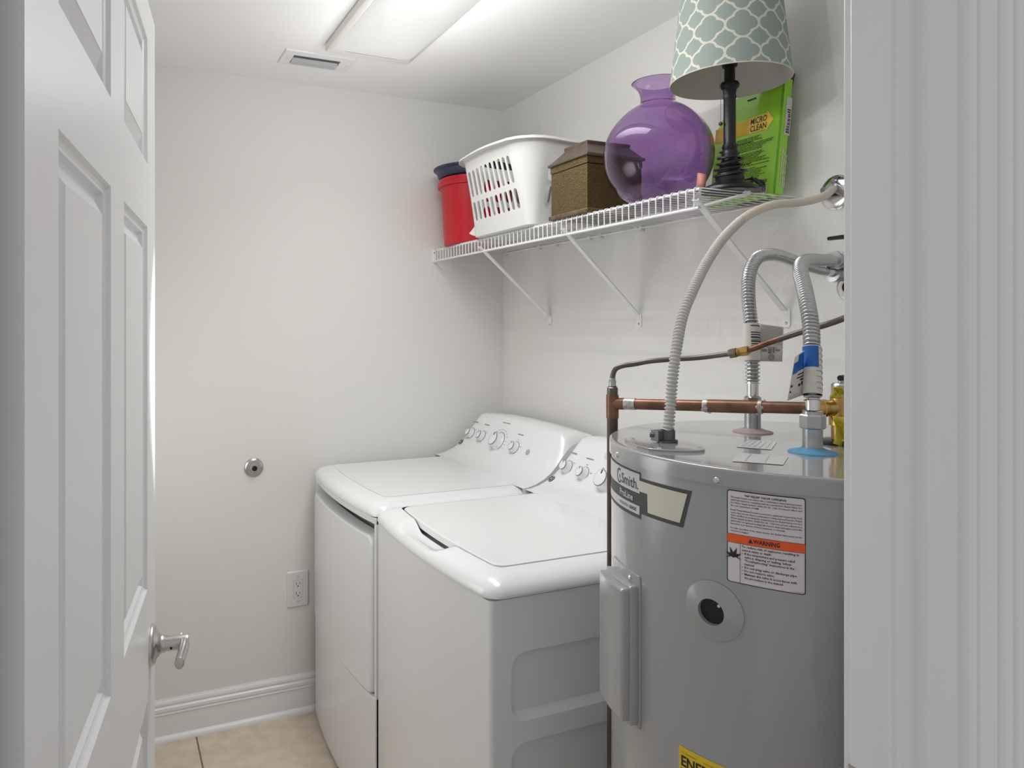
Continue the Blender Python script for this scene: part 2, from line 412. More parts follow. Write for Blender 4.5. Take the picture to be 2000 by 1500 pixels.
# ------------------------------------------------------------------ open six-panel door
DH = Vector((-1.6385, -2.1885, 0)); DA = math.atan2(6.287, 1.0); DU = Vector((math.cos(DA), math.sin(DA), 0)); DN = Vector((DU.y, -DU.x, 0))
DW = 0.813
def dp(s, z, n=0.0): p = DH + DU * s + DN * n; return (p.x, p.y, z)
S = [0, 0.098, 0.352, 0.452, 0.704, DW]; Z = [0.012, 0.235, 0.879, 1.063, 1.660, 1.764, 1.970, 2.035]
door = bpy.data.objects.new('door_1', None); COL.objects.link(door); ROOTLOC[door.name] = (0, 0, 0); struct(door, 'white six panel door standing open at the left of the doorway')
g = G(); holes = [(a, b) for a in (1, 3) for b in (1, 3, 5)]
for i in range(5):
    for j in range(7):
        if (i, j) in holes: continue
        g.add([dp(S[i], Z[j]), dp(S[i + 1], Z[j]), dp(S[i + 1], Z[j + 1]), dp(S[i], Z[j + 1])], [(0, 1, 2, 3)])
T = -0.035
c8 = [dp(0, Z[0]), dp(DW, Z[0]), dp(DW, Z[7]), dp(0, Z[7]), dp(0, Z[0], T), dp(DW, Z[0], T), dp(DW, Z[7], T), dp(0, Z[7], T)]
g.add(c8, [(5, 4, 7, 6), (0, 4, 5, 1), (1, 5, 6, 2), (2, 6, 7, 3), (3, 7, 4, 0)])
g.obj('door_leaf', M['door'], door, angle=20)
prof = [(0, 0), (0.003, -0.005), (0.007, -0.007), (0.010, -0.007), (0.013, -0.013), (0.017, -0.015), (0.020, -0.015), (0.038, -0.004), (0.0385, -0.003)]
for a, b in holes:
    loops = [[dp(S[a] + i, Z[b] + i, n), dp(S[a + 1] - i, Z[b] + i, n), dp(S[a + 1] - i, Z[b + 1] - i, n), dp(S[a] + i, Z[b + 1] - i, n)] for i, n in prof]
    G().loft(loops, False, True).obj('door_panel', M['door'], door, angle=20)
# lever handle
hs, hz = 0.752, 0.952
def dv(s, z, n): return Vector(dp(s, z, n))
lev = G().lathe([(0.034, 0), (0.034, 0.003), (0.031, 0.007), (0.022, 0.011), (0.0165, 0.016), (0.0145, 0.0205), (0.0145, 0.024)], dv(hs, hz, 0), DN, 36).obj('door_handle', M['nickel'], door, angle=50, label='brushed nickel lever handle')
G().lathe([(0.0125, 0.024), (0.0125, 0.058), (0.0115, 0.061)], dv(hs, hz, 0), DN, 28).obj('lever_neck', M['nickel'], lev)
pts = [dv(hs + 0.011, hz, 0.052), dv(hs + 0.002, hz, 0.0545), dv(hs - 0.014, hz - 0.002, 0.0550), dv(hs - 0.030, hz - 0.005, 0.0540), dv(hs - 0.046, hz - 0.007, 0.0525), dv(hs - 0.060, hz - 0.008, 0.0515), dv(hs - 0.066, hz - 0.008, 0.051)]
P = smooth_path(pts, 6); n = len(P)
loops = []
for i, p in enumerate(P):
    t = i / (n - 1); hh = 0.0120 - 0.002 * t; ww = 0.0085 - 0.001 * t
    if t > 0.93: k = math.sqrt(max(0.05, 1 - ((t - 0.93) / 0.07) ** 2)); hh *= k; ww *= k
    loops.append([p + DN * (ww * math.cos(2 * PI * q / 16)) + Vector((0, 0, 1)) * (hh * math.sin(2 * PI * q / 16)) for q in range(16)])
G().loft(loops).obj('lever_arm', M['nickel'], lev, angle=60)
G().lathe([(0.0022, 0), (0.0022, 0.0006)], dv(hs - 0.0125, hz - 0.004, 0.034), -DU, 10).obj('set_screw', M['dark'], lev)

# ------------------------------------------------------------------ dryer and washer
XF = -0.853
def bowx(y, yc, hw, b): t = min(1, abs(y - yc) / hw); return -b * (1 - t * t)
def outline(yl, yr, xf, xb, bow, rc, ins, z, fn=None, NF=28):
    yl2, yr2, xf2 = yl - ins, yr + ins, xf + ins; yc = (yl + yr) / 2; hw = (yl - yr) / 2
    pts = [(xb, yl2)]
    for k in range(8): pts.append((xb + (xf2 + rc - xb) * (k + 1) / 8, yl2))
    for k in range(1, 7): a = R(90 * k / 6); pts.append((xf2 + rc - rc * math.sin(a), yl2 - rc + rc * math.cos(a)))
    for k in range(1, NF): pts.append((xf2, yl2 - rc + (yr2 - yl2 + 2 * rc) * k / NF))
    for k in range(0, 6): a = R(90 * k / 6); pts.append((xf2 + rc - rc * math.cos(a), yr2 + rc - rc * math.sin(a)))
    for k in range(8, -1, -1): pts.append((xb + (xf2 + rc - xb) * k / 8, yr2))
    out = []
    for x, y in pts:
        w = max(0, min(1, (x - (xf2 + 0.12)) / -0.12)); x += bowx(y, yc, hw, bow) * w
        zz = z
        if fn: x, y, zz = fn(x, y, z, ins)
        out.append((x, y, zz))
    return out
def bow_panel(g, y0, y1, z0, z1, rc, xf, yc, hw, b, th, e=0.005, nu=24):
    # y0 > y1 (left to right); a slab that follows the bowed front, corners rounded by rc
    def row(y0, y1, z0, z1, rc, x):
        zs = [z0 + rc * (1 - math.cos(R(90 * k / 5))) for k in range(6)] + [z1 - rc * (1 - math.cos(R(90 * k / 5))) for k in range(5, -1, -1)]
        rows = []
        for z in zs:
            d = max(0, z0 + rc - z, z - (z1 - rc)); i = rc - math.sqrt(max(rc * rc - d * d, 0))
            rows.append([(x + bowx(yy, yc, hw, b), yy, z) for yy in [y0 - i + (y1 - y0 + 2 * i) * k / nu for k in range(nu + 1)]])
        return rows
    A = row(y0 - e, y1 + e, z0 + e, z1 - e, max(rc - e, 0.001), xf - th); g.loft(A, False, False, False)
    def rim(Rw): return Rw[0] + [r[-1] for r in Rw[1:-1]] + Rw[-1][::-1] + [r[0] for r in Rw[1:-1]][::-1]
    m = row(y0 - e * 0.3, y1 + e * 0.3, z0 + e * 0.3, z1 - e * 0.3, rc, xf - th + e * 0.3)
    o = row(y0, y1, z0, z1, rc, xf - th + e); bk = row(y0, y1, z0, z1, rc, xf)
    g.loft([rim(A), rim(m), rim(o), rim(bk)], False, False)
def knob(parent, c, n, r, h, m_ring=True):
    c = Vector(c)
    k = G().lathe([(r, 0), (r, 0.0025), (r * 0.93, 0.004), (r * 0.80, h * 0.45), (r * 0.72, h - 0.003), (r * 0.69, h - 0.0006), (r * 0.65, h), (0.0, h + 0.0004)], c, n, 32, True, False).obj('knob', M['appl_top'], parent, angle=50)
    G().lathe([(r * 1.07, 0.0), (r * 1.07, 0.0014), (r * 0.99, 0.0026)], c, n, 32, False, False).obj('knob_ring', M['print'], k, label='gray ring at the knob foot')
    G().lathe([(r * 0.732, h - 0.0036), (r * 0.745, h - 0.0024), (r * 0.685, h - 0.0002)], c, n, 32, False, False).obj('knob_band', M['print'], k, label='dark band round the knob top')
    u = Vector((0, -1, 0)); w = n.cross(u).normalized()
    if w.z < 0: w = -w
    g = G(); q = c + w * (r * 0.50) + n * (h + 0.0006)
    a = u * (r * 0.07); b = w * (r * 0.16)
    g.add([q - a - b, q + a - b, q + a + b, q - a + b], [(0, 1, 2, 3)]); g.obj('pointer_mark', M['dark'], k)
    return k
def console(root, yl, yr, knobs, emblem, marks):
    yc = (yl + yr) / 2; hw = (yl - yr) / 2
    prof = [(-0.345, 0.9675), (-0.325, 0.9685), (-0.295, 0.976), (-0.265, 0.990), (-0.240, 1.010), (-0.222, 1.032), (-0.205, 1.062), (-0.185, 1.098), (-0.172, 1.122), (-0.160, 1.139), (-0.145, 1.147), (-0.10, 1.146), (-0.055, 1.136), (-0.045, 1.12), (-0.045, 0.93)]
    NV = 36
    def f(x, z, v):                                  # v in -1..1
        t = abs(v); up = max(0, (z - 0.97) / 0.177)
        side = hw * (1 - 0.055 * up ** 1.5)
        c = max(0, (t - 0.87) / 0.13)
        zt = 1.0 - (0.08 * t ** 2.2 + 0.20 * (1 - math.sqrt(max(0, 1 - c * c)))) * up ** 1.5
        back = 0.0
        return (x + 0.03 * c * c * up, yc - v * side, 0.97 + (z - 0.97) * zt if z > 0.97 else z)
    g = G(); rows = []
    vs = [-1 + 2 * k / NV for k in range(NV + 1)]
    vs = [math.copysign(1 - (1 - abs(v)) ** 1.35, v) for v in vs]
    for x, z in prof: rows.append([f(x, z, v) for v in vs])
    g.loft(rows, False, False, False)
    for e in (0, -1):                                # side cheeks
        side = [r[e] for r in rows]
        mid = [(p[0], p[1], p[2]) for p in side]
        base = [(p[0], yc - (-1 if e == 0 else 1) * hw, 0.93) for p in side]
        g.loft([mid, base] if e == -1 else [base, mid], False, False, False)
    o = g.obj('control_panel', M['appl_top'], root, angle=50)
    n = Vector((-0.087, 0, 0.049)).normalized()
    up = Vector((0.049, 0, 0.087)).normalized(); lf = Vector((0, -1, 0))
    def on(c, a, b): return tuple(Vector(c) + lf * a + up * b + n * 0.0012)
    for (y, x, z, r, h) in knobs: knob(root, Vector((-0.222 + (z - 1.032) * 0.5606, y, z)) - n * 0.001, n, r, h)
    x, y, z, en_ = emblem
    ne = Vector(en_).normalized()
    em = G().lathe([(0.0125, -0.002), (0.0125, 0.001), (0.011, 0.0016)], (x, y, z), ne, 28).obj('emblem', M['black'], root, label='round black brand emblem')
    gg = G(); gg.lathe([(0.0108, 0.0017), (0.0095, 0.0019)], (x, y, z), ne, 28, False, False); ue = Vector((-ne.z, 0, ne.x)) * -1.0
    put_text(gg, 'GE', lambda u, v: tuple(Vector((x, y, z)) + lf * u + ue * v + ne * 0.0021), 0, -0.004, 0.008, 0.012, 0.01, 3, 'C'); gg.obj('emblem_letters', M['paperw'], em)
    gg = G()
    for (c, a, b, l, w) in marks:
        quad2(gg, lambda u, v: on(c, u, v), (a - l / 2, b - w / 2), (a + l / 2, b - w / 2), (a + l / 2, b + w / 2), (a - l / 2, b + w / 2), 1)
    k = gg.obj('dial_marks', M['print'], root); k['kind'] = 'stuff'
    return o
def dial_marks(y, x, z, r, nn):
    x = -0.222 + (z - 1.032) * 0.5606; r *= 0.85
    out = [((x, y, z), 0.0, r * 2.25 + 0.008, r * 1.9, 0.0030)]
    for i in range(nn):
        a = R(-150 + 300 * i / (nn - 1) + 90 - 0)
        out.append(((x, y, z), math.cos(a) * r * 1.75, math.sin(a) * r * 1.6, 0.008 + 0.003 * (i % 2), 0.0016))
    return out

KZ = (1.0549, 1.0553, 1.0544, 1.0500, 1.0393, 1.0355, 1.0340)
# dryer
yl, yr = -0.037, -0.7245; yc = (yl + yr) / 2; hw = (yl - yr) / 2; B = 0.024
dryer = thing('dryer', 'white clothes dryer against the corner, with large front door', 'dryer', (-0.45, yc, 0))
g = G(); g.loft([outline(yl, yr, XF + 0.085, -0.06, B, 0.012, 0, z) for z in (0.012, 0.922)]); g.obj('cabinet', M['appl'], dryer, angle=30)
g = G()
bow_panel(g, yl, yr, 0.902, 0.9215, 0.001, XF + 0.09, yc, hw, B, 0.091, 0.003)
bow_panel(g, yl, yr, 0.012, 0.380, 0.001, XF + 0.09, yc, hw, B, 0.092, 0.003)
bow_panel(g, yl, yl - 0.016, 0.012, 0.9215, 0.001, XF + 0.09, yc, hw, B, 0.089, 0.002, 4)
bow_panel(g, yr + 0.013, yr, 0.012, 0.9215, 0.001, XF + 0.09, yc, hw, B, 0.089, 0.002, 4)
g.obj('front_frame', M['appl'], dryer, angle=30)
g = G(); bow_panel(g, yl - 0.018, yr + 0.0160, 0.384, 0.864, 0.028, XF + 0.040, yc, hw, B, 0.047, 0.007)
g.obj('door', M['appl'], dryer, angle=40)
g = G(); bow_panel(g, yl - 0.017, yr + 0.014, 0.80, 0.9015, 0.001, XF + 0.088, yc, hw, B, 0.016, 0.003); g.obj('handle_recess', M['grayplast'], dryer, label='gray hand recess above the dryer door')
def top_cover(yl, yr, depth_fn=None, fill=0.06):
    pr = [(0.004, 0.9215), (0.004, 0.9245), (-0.0065, 0.9245), (-0.0075, 0.9262), (-0.0068, 0.932), (-0.0035, 0.941), (0.003, 0.9485), (0.012, 0.9555), (0.027, 0.9615), (0.045, 0.9655), (fill - 0.001, 0.9675)]
    return [outline(yl, yr, XF, -0.06, B, max(0.035 - i * 0.3, 0.02), i, z, depth_fn) for i, z in pr]
L = top_cover(yl, yr); g = G(); g.loft(L, True, False)
def fill_top(g, loop, z):         # strips across a bowed top: pair left half with right half
    n = len(loop); h = n // 2; rows = []
    for i in range(h):
        a, b = loop[i], loop[n - 1 - i]; rows.append([(a[0] + (b[0] - a[0]) * k / 16, a[1] + (b[1] - a[1]) * k / 16, z) for k in range(17)])
    g.loft(rows, False, False, False)
Lf = [(p[0], p[1], 0.968) for p in L[-1]]; fill_top(g, Lf, 0.968)
g.obj('top_cover', M['appl_top'], dryer, angle=40)
kn = [(-0.097, 0, KZ[0], 0.0225, 0.023), (-0.1905, 0, KZ[1], 0.0225, 0.023), (-0.3245, 0, KZ[2], 0.0365, 0.031), (-0.453, 0, KZ[3], 0.0235, 0.023)]
mk = []
for (y, x, z, r, h), nn in zip(kn, (4, 4, 18, 5)): mk += dial_marks(y, x, z, r, nn)
console(dryer, yl, yr, kn, (-0.2365, -0.057, 1.0142, (-0.774, 0, 0.633)), mk)
nrm = Vector((-0.087, 0, 0.049)).normalized()
G().lathe([(0.0105, -0.001), (0.0105, 0.002), (0.009, 0.003), (0.0, 0.0032)], (-0.2128, -0.544, 1.0485), nrm, 24, True, False).obj('start_button', M['grayplast'], dryer, label='gray round push button')

# washer
yl, yr = -0.7405, -1.431; yc = (yl + yr) / 2; hw = (yl - yr) / 2
washer = thing('washing_machine', 'white top loading washing machine between the dryer and the water heater', 'washer', (-0.45, yc, 0))
g = G(); lo = [outline(yl, yr, XF, -0.06, B, 0.010, 0, z) for z in (0.012, 0.9205)]
n = len(lo[0])
# right side face is built with two pressed panels, so skip it in the loft
ny = [i for i in range(n) if abs(lo[0][i][1] - yr) < 1e-6]
i0, i1 = ny[0], ny[-1]
vs = lo[0] + lo[1]; fs = [(i, i + 1, n + i + 1, n + i) for i in range(n - 1) if not (i0 <= i < i1)] + [(n - 1, 0, n, 2 * n - 1), tuple(range(n - 1, -1, -1)), tuple(range(n, 2 * n))]
g.add(vs, fs)
xs0, xs1 = lo[0][i0][0], lo[0][i1][0]
def recess(g, x0, x1, z0, z1, X0, X1, Z0, Z1, r, dpt, lip):
    N = 6
    inner = rrect(x0, x1, z0, z1, r, N)
    outer = []
    for (x, z) in inner:                              # project to the surrounding cell border
        cx, cz = (x0 + x1) / 2, (z0 + z1) / 2
        outer.append((x, z))
    k = N + 1
    for q, (ex, ez) in enumerate(((X1, Z1), (X0, Z1), (X0, Z0), (X1, Z0))):
        for m in range(k):
            x, z = inner[q * k + m]; t = m / N
            px, pz = (X1 if q in (0, 3) else X0), (Z1 if q in (0, 1) else Z0)
            a = [((px, z), (px, pz)), ((x, pz), (px, pz))]
            if q == 0: p = (px, z + (pz - z) * min(1, 2 * t)) if t <= 0.5 else (x + (px - x) * (2 - 2 * t), pz)
            elif q == 1: p = (x + (px - x) * min(1, 2 * t), pz) if t <= 0.5 else (px, z + (pz - z) * (2 - 2 * t))
            elif q == 2: p = (px, z + (pz - z) * min(1, 2 * t)) if t <= 0.5 else (x + (px - x) * (2 - 2 * t), pz)
            else: p = (x + (px - x) * min(1, 2 * t), pz) if t <= 0.5 else (px, z + (pz - z) * (2 - 2 * t))
            outer[q * k + m] = p
    def off(loop, i): 
        cx = sum(p[0] for p in loop) / len(loop); cz = sum(p[1] for p in loop) / len(loop)
        return rrect(x0 + i * 0.35, x1 - i * 0.35, z0 + i, z1 - i * 0.3, max(r - i * 0.5, 0.004), N)
    l0 = [(x, yr, z) for x, z in outer]; l1 = [(x, yr, z) for x, z in inner]
    l2 = [(x, yr + dpt, z) for x, z in off(inner, lip)]
    g.loft([l0, l1, l2], False, True)
xa, xb_ = xs0, xs1
XA, XB = min(xa, xb_), max(xa, xb_)
zc = [0.012, 0.33, 0.632, 0.922]
recess(g, -0.802, -0.13, 0.655, 0.803, XA, XB, 0.632, 0.9205, 0.035, 0.012, 0.018)
recess(g, -0.802, -0.13, 0.35, 0.610, XA, XB, 0.33, 0.632, 0.035, 0.012, 0.018)
g.add([(XA, yr, 0.012), (XB, yr, 0.012), (XB, yr, 0.33), (XA, yr, 0.33)], [(0, 1, 2, 3)])
g.obj('cabinet', M['appl'], washer, angle=25)
def scoop(x, y, z, ins):
    # hand scoop pressed into the front edge of the cover
    t = (y + 1.065) / 0.125
    if abs(t) < 1 and x < XF + 0.07:
        w = (1 - t * t) ** 1.0; w = min(1, w * 1.6)
        k = max(0, min(1, (ins - 0.004) / 0.03))
        z -= 0.024 * w * k
    return x, y, z
pr_fill = 0.058
L = top_cover(yl, yr, scoop, pr_fill)
g = G(); g.loft(L, True, False)
rim_in = L[-1]
grv = outline(yl, yr, XF, -0.338, B, 0.02, pr_fill, 0.94)
g.obj('top_cover', M['appl_top'], washer, angle=40)
g = G(); fl = outline(yl, yr, XF, -0.06, B, 0.02, pr_fill - 0.006, 0.938); fill_top(g, fl, 0.938); 
g.obj('lid_well', M['grayplast'], washer)
# lid
def lid_loop(i, z): return outline(yl, yr, XF, -0.343 - i, B, 0.028, pr_fill + 0.0025 + i, z)
g = G(); Ls = [lid_loop(0, 0.952), lid_loop(0, 0.9655), lid_loop(0.0015, 0.9685), lid_loop(0.006, 0.9695)]
g.loft(Ls, True, False); fill_top(g, Ls[-1], 0.9695); g.obj('lid', M['appl_top'], washer, angle=40)
g = G(); 
g.box(-0.3415, -0.062, yr + pr_fill - 0.02, yl - pr_fill + 0.02, 0.950, 0.9675); g.obj('rear_deck', M['appl_top'], washer, bevel=0.002)
kn = [(-0.793, 0, KZ[4], 0.0225, 0.024), (-0.883, 0, KZ[5], 0.0225, 0.024), (-0.999, 0, KZ[6], 0.0365, 0.032), (-1.125, 0, KZ[5], 0.0225, 0.024), (-1.235, 0, KZ[5], 0.0225, 0.024)]
mk = []
for (y, x, z, r, h), nn in zip(kn, (4, 5, 18, 4, 4)): mk += dial_marks(y, x, z, r, nn)
console(washer, yl, yr, kn, (-0.2545, -0.757, 0.9984, (-0.62, 0, 0.78)), mk)
em = G().lathe([(0.014, -0.001), (0.014, 0.0012), (0.0122, 0.0018)], (-0.1826, -0.955, 1.1025), nrm, 28).obj('round_badge', M['labelwh'], washer, label='pale round badge above the big knob')

# ------------------------------------------------------------------ water heater
HX, HY, HR = -0.505, -1.873, 0.303
heater = thing('water_heater', 'gray cylindrical electric water heater beside the doorway', 'water heater', (HX, HY, 0))
def cyl(r):
    return lambda u, z: (HX + r * math.cos(u / HR), HY + r * math.sin(u / HR), z)
def A(deg): return R(deg % 360) * HR          # angle to arc length
G().lathe([(HR, 0.03), (HR, 1.276)], (HX, HY, 0), (0, 0, 1), 128).obj('tank_jacket', M['tank'], heater)
G().lathe([(HR - 0.02, 0.0), (HR - 0.02, 0.03)], (HX, HY, 0), (0, 0, 1), 64).obj('base_ring', M['dark'], heater)
G().lathe([(HR, 1.2715), (HR + 0.0035, 1.2715), (HR + 0.0035, 1.2915), (HR + 0.0028, 1.2944), (HR + 0.0008, 1.2960), (HR - 0.002, 1.2965), (HR - 0.006, 1.2963), (HR - 0.012, 1.2960), (0.0, 1.296)], (HX, HY, 0), (0, 0, 1), 128, False, False).obj('top_cap', M['tankcap'], heater, angle=50)
for a in (159.0, 200.6, 242, 300, 20, 90):
    d = Vector((math.cos(R(a)), math.sin(R(a)), 0)); c = Vector((HX, HY, 1.2785)) + d * (HR + 0.0033)
    G().lathe([(0.0052, 0), (0.005, 0.0016), (0.0036, 0.0032), (0.0, 0.0038)], c, d, 14, True, False).obj('screw', M['chrome'], heater)
# T&P opening ring
d = Vector((math.cos(R(199.4)), math.sin(R(199.4)), 0)); tz = 1.0905
def disc_map(ro, n):        # point on the cylinder at polar offset
    def f(r, a): 
        u = A(199.4) + r * math.cos(a); return Vector(cyl(HR + n(r))(u, tz + r * math.sin(a)))
    return f
f = disc_map(0.0425, lambda r: 0.0014 + 0.012 * max(0, 1 - (r / 0.0425)))
g = G(); rs = [0.0425, 0.0425, 0.038, 0.032, 0.026, 0.0205, 0.0185, 0.0180]
loops = []
for i, r in enumerate(rs):
    loops.append([f(r, 2 * PI * k / 48) - (d * 0.0012 if i == 0 else d * 0) - (d * 0.002 if i == 7 else d * 0) for k in range(48)])
loops.append([Vector((HX, HY, tz)) + d * (HR - 0.028) + Vector((-math.sin(R(199.4)), math.cos(R(199.4)), 0)) * 0.0178 * math.cos(2 * PI * k / 48) + Vector((0, 0, 1)) * 0.0178 * math.sin(2 * PI * k / 48) for k in range(48)])
ring = g.loft(loops, False, False).obj('opening_ring', M['tank'], heater, angle=40, label='gray round cover ring with a hole in the middle')
G().lathe([(0.0178, 0.0005), (0.0178, 0.0008)], Vector((HX, HY, tz)) + d * (HR + 0.0005), d, 32).obj('hole_shade', M['dark'], ring, label='black disc shading the open hole')  # flat black disc gives the open hole its shade
G().lathe([(0.0022, 0), (0.0022, 0.0006), (0, 0.0012)], Vector((HX, HY, tz)) + d * (HR + 0.001) + Vector((-math.sin(R(199.4)), math.cos(R(199.4)), 0)) * 0.0085 + Vector((0, 0, 0.009)), d, 12, True, False).obj('hole_glint', M['chrome'], ring)  # tiny chrome disc stands in for a highlight inside the hole
# access panel: stepped curved cover
pc = 163.1
def step(g, w, z0, z1, r0, r1, rc, cb):
    # curved slab on the cylinder: half width w (arc), bevelled outer edge cb
    u0, u1 = A(pc) - w, A(pc) + w; N = 12
    def loop(ins, r):
        pts = rrect(u0 + ins, u1 - ins, z0 + ins, z1 - ins, max(rc - ins, 0.002), 4); out = []
        m = len(pts)
        for i in range(m):
            a, b = pts[i], pts[(i + 1) % m]; L = abs(b[0] - a[0]); k = max(1, int(L / 0.008))
            for q in range(k): out.append((a[0] + (b[0] - a[0]) * q / k, a[1] + (b[1] - a[1]) * q / k))
        return [cyl(r)(*p) for p in out]
    g.loft([loop(0, r0), loop(0, r1 - cb), loop(cb * 0.3, r1 - cb * 0.3), loop(cb, r1)], False, False)
    w2 = w - cb
    def fs(u, v):
        z = z0 + cb + (z1 - z0 - 2 * cb) * v; ins = 0
        return cyl(r1)(u0 + cb + (u1 - u0 - 2 * cb) * u, z)
    g.grid(fs, N, 1)
g = G(); step(g, 0.056, 0.853, 1.098, HR, HR + 0.0025, 0.008, 0.001); ap = g.obj('access_panel', M['tank'], heater, angle=30)
g = G(); step(g, 0.0505, 0.858, 1.081, HR + 0.002, HR + 0.0155, 0.004, 0.003); g.obj('panel_base', M['tank'], ap, angle=30)
g = G(); step(g, 0.0465, 0.864, 1.077, HR + 0.015, HR + 0.0280, 0.005, 0.004); g.obj('panel_cover', M['tank'], ap, angle=30)
c = Vector(cyl(HR + 0.0025)(A(168.3), 1.0885)); dd = Vector((math.cos(R(168.3)), math.sin(R(168.3)), 0))
G().lathe([(0.0042, 0), (0.004, 0.0018), (0, 0.0032)], c, dd, 12, True, False).obj('panel_screw', M['chrome'], ap)

# warning label
w0, w1, wz0, wz1 = A(203.15), A(221.75), 1.1385, 1.2675
f1 = cyl(HR + 0.0006); f2 = cyl(HR + 0.0009); f3 = cyl(HR + 0.0012)
lb = None
g = G(); rr_patch(g, f1, w0, w1, wz0, wz1, 0.004, 14); lb = g.obj('warning_label', M['black'], heater, label='pinkish white warning label with black edge and orange band')
g = G(); rr_patch(g, f2, w0 + 0.0013, w1 - 0.0013, wz0 + 0.0013, wz1 - 0.0013, 0.003, 14); g.obj('label_paper', M['paper'], lb)
g = G(); rect2(g, f3, w0 + 0.0006, w1 - 0.0006, 1.1945, 1.2062, 14); g.obj('orange_band', M['orange'], lb)
g = G(); f4 = cyl(HR + 0.0014); bx0, bx1 = w0 + 0.005, w1 - 0.0045; bw = bx1 - bx0
rect2(g, f4, w0 + 0.0006, w1 - 0.0006, 1.2061, 1.2066, 14); rect2(g, f4, w0 + 0.0006, w1 - 0.0006, 1.1940, 1.1945, 14); rect2(g, f4, w0 + 0.0175, w0 + 0.0180, wz0 + 0.0008, 1.1945, 1)
put_text(g, 'T&P RELIEF VALVE OPENING', f4, (w0 + w1) / 2, 1.2605, 0.0026, 0.052, 0.022, 2, 'C')
body = [('This water heater is provided with a combination temperature-pressure', 1), ('relief valve listed as complying with the standard for Relief Valves for', 1), ('Hot Water Supply Systems, ANSI Z21.22 - CSA 4.4 current edition and', 1), ('the code requirements of ASME.', 0.42), None,
        ('Install Temperature-Pressure protective equipment required by local', 1), ('codes, but not less than a combination Temperature-Pressure Relief', 1), ('Valve certified as meeting the requirements for Relief Valves for Hot', 1), ('Water Supply Systems, (ANSI Z21.22 - CSA 4.4 current edition) by a', 1), ('nationally recognized testing laboratory that maintains periodic', 1), ('inspection of production of listed equipment or materials.', 0.78), None,
        ('For safe operation of the water heater, the Relief Valve must not be', 1), ('removed or plugged.', 0.27)]
zz = 1.2567
for t in body:
    if t is None: zz -= 0.0022; continue
    put_text(g, t[0], f4, bx0, zz, 0.0021, bw * t[1], 0.014, 1); zz -= 0.00385
put_text(g, 'WARNING', f4, (w0 + w1) / 2 + 0.002, 1.1975, 0.0056, 0.033, 0.03, 2, 'C')
tx = (w0 + w1) / 2 - 0.0178; g.add([f4(tx - 0.0033, 1.1973), f4(tx + 0.0033, 1.1973), f4(tx, 1.2034)], [(0, 1, 2)])
zz = 1.1895; b0 = w0 + 0.0200; bfull = w1 - 0.006 - b0
for t, k, ind in (('To reduce risk of explosion resulting in', 0.97, 0), ('serious injury or death:', 0.52, 0), ('If the temperature and pressure relief', 0.86, 1), ('valve is dripping or leaking, follow', 0.80, 1), ('"Troubleshooting" instructions in the', 0.85, 1), ('manual', 0.17, 1), ('Do not plug valve or discharge pipe.', 0.90, 1), ('Do not remove valve.', 0.52, 1), ('Maintain the valve in accordance with', 0.89, 1), ('the procedure in the manual', 0.66, 1)):
    put_text(g, t, f4, b0 + 0.0035 * ind, zz, 0.0029, bfull * k, 0.020, 1)
    if t[:2] in ('If', 'Do', 'Ma'): rect2(g, f4, b0, b0 + 0.0011, zz + 0.0007, zz + 0.0018, 1)
    zz -= 0.00472
rnd = random.Random(2); bc = (w0 + 0.0088, 1.1765)
pts = []
for k in range(11):
    a = R(195 - 210 * k / 10); r = (0.0125 if k % 2 == 0 else 0.0062) * (1.0 if k not in (4, 6) else 1.15); pts.append((bc[0] + r * math.cos(a) * 0.95, bc[1] + r * math.sin(a) * 1.0 - 0.002))
pts += [(bc[0] + 0.004, bc[1] - 0.0015), (bc[0], bc[1] - 0.0035), (bc[0] - 0.004, bc[1] - 0.0015)]
cpt = (bc[0], bc[1] - 0.001)
m = len(pts); g.add([f4(*cpt)] + [f4(*p) for p in pts], [(0, 1 + (k + 1) % m, 1 + k) for k in range(m)])
put_text(g, '100284153', f4, w1 - 0.003, wz0 + 0.0022, 0.0012, 0.012, 0.0, 1, 'R')
g.obj('label_text', M['black'], lb)

# brand label wrapping round the left side (label coordinates: x arc metres from A(173.74), y height)
def bm(r):
    q = cyl(r); return lambda x, y: q(A(173.74) + x, y)
b1, b2, b3 = bm(HR + 0.0005), bm(HR + 0.0009), bm(HR + 0.0013)
g = G()
quad2(g, b1, (-0.20, 1.1895), (0.0, 1.1895), (0.0, 1.2637), (-0.20, 1.2637), 24)
quad2(g, b1, (0.0, 1.1985), (0.0885, 1.1985), (0.1035, 1.2553), (0.0, 1.2553), 12)
brand = g.obj('brand_label', M['labeldk'], heater, label='dark framed silver brand label with a blank cream field')
g = G()
quad2(g, b2, (-0.20, 1.2298), (-0.003, 1.2298), (-0.003, 1.2607), (-0.20, 1.2607), 22)
quad2(g, b2, (-0.20, 1.1955), (-0.003, 1.1955), (-0.003, 1.2095), (-0.20, 1.2095), 22)
g.obj('label_silver', M['labelwh'], brand)
g = G(); quad2(g, b2, (-0.003, 1.2335), (0.018, 1.2335), (0.018, 1.2505), (-0.003, 1.2505), 3); quad2(g, b2, (0.018, 1.2045), (0.083, 1.2045), (0.096, 1.2495), (0.0165, 1.2505), 10)
g.obj('label_cream', M['cream'], brand)
g = G(); put_text(g, 'Smith.', b3, -0.006, 1.2355, 0.0165, 0.058, 0.008, 3, 'R')
cx = -0.0755
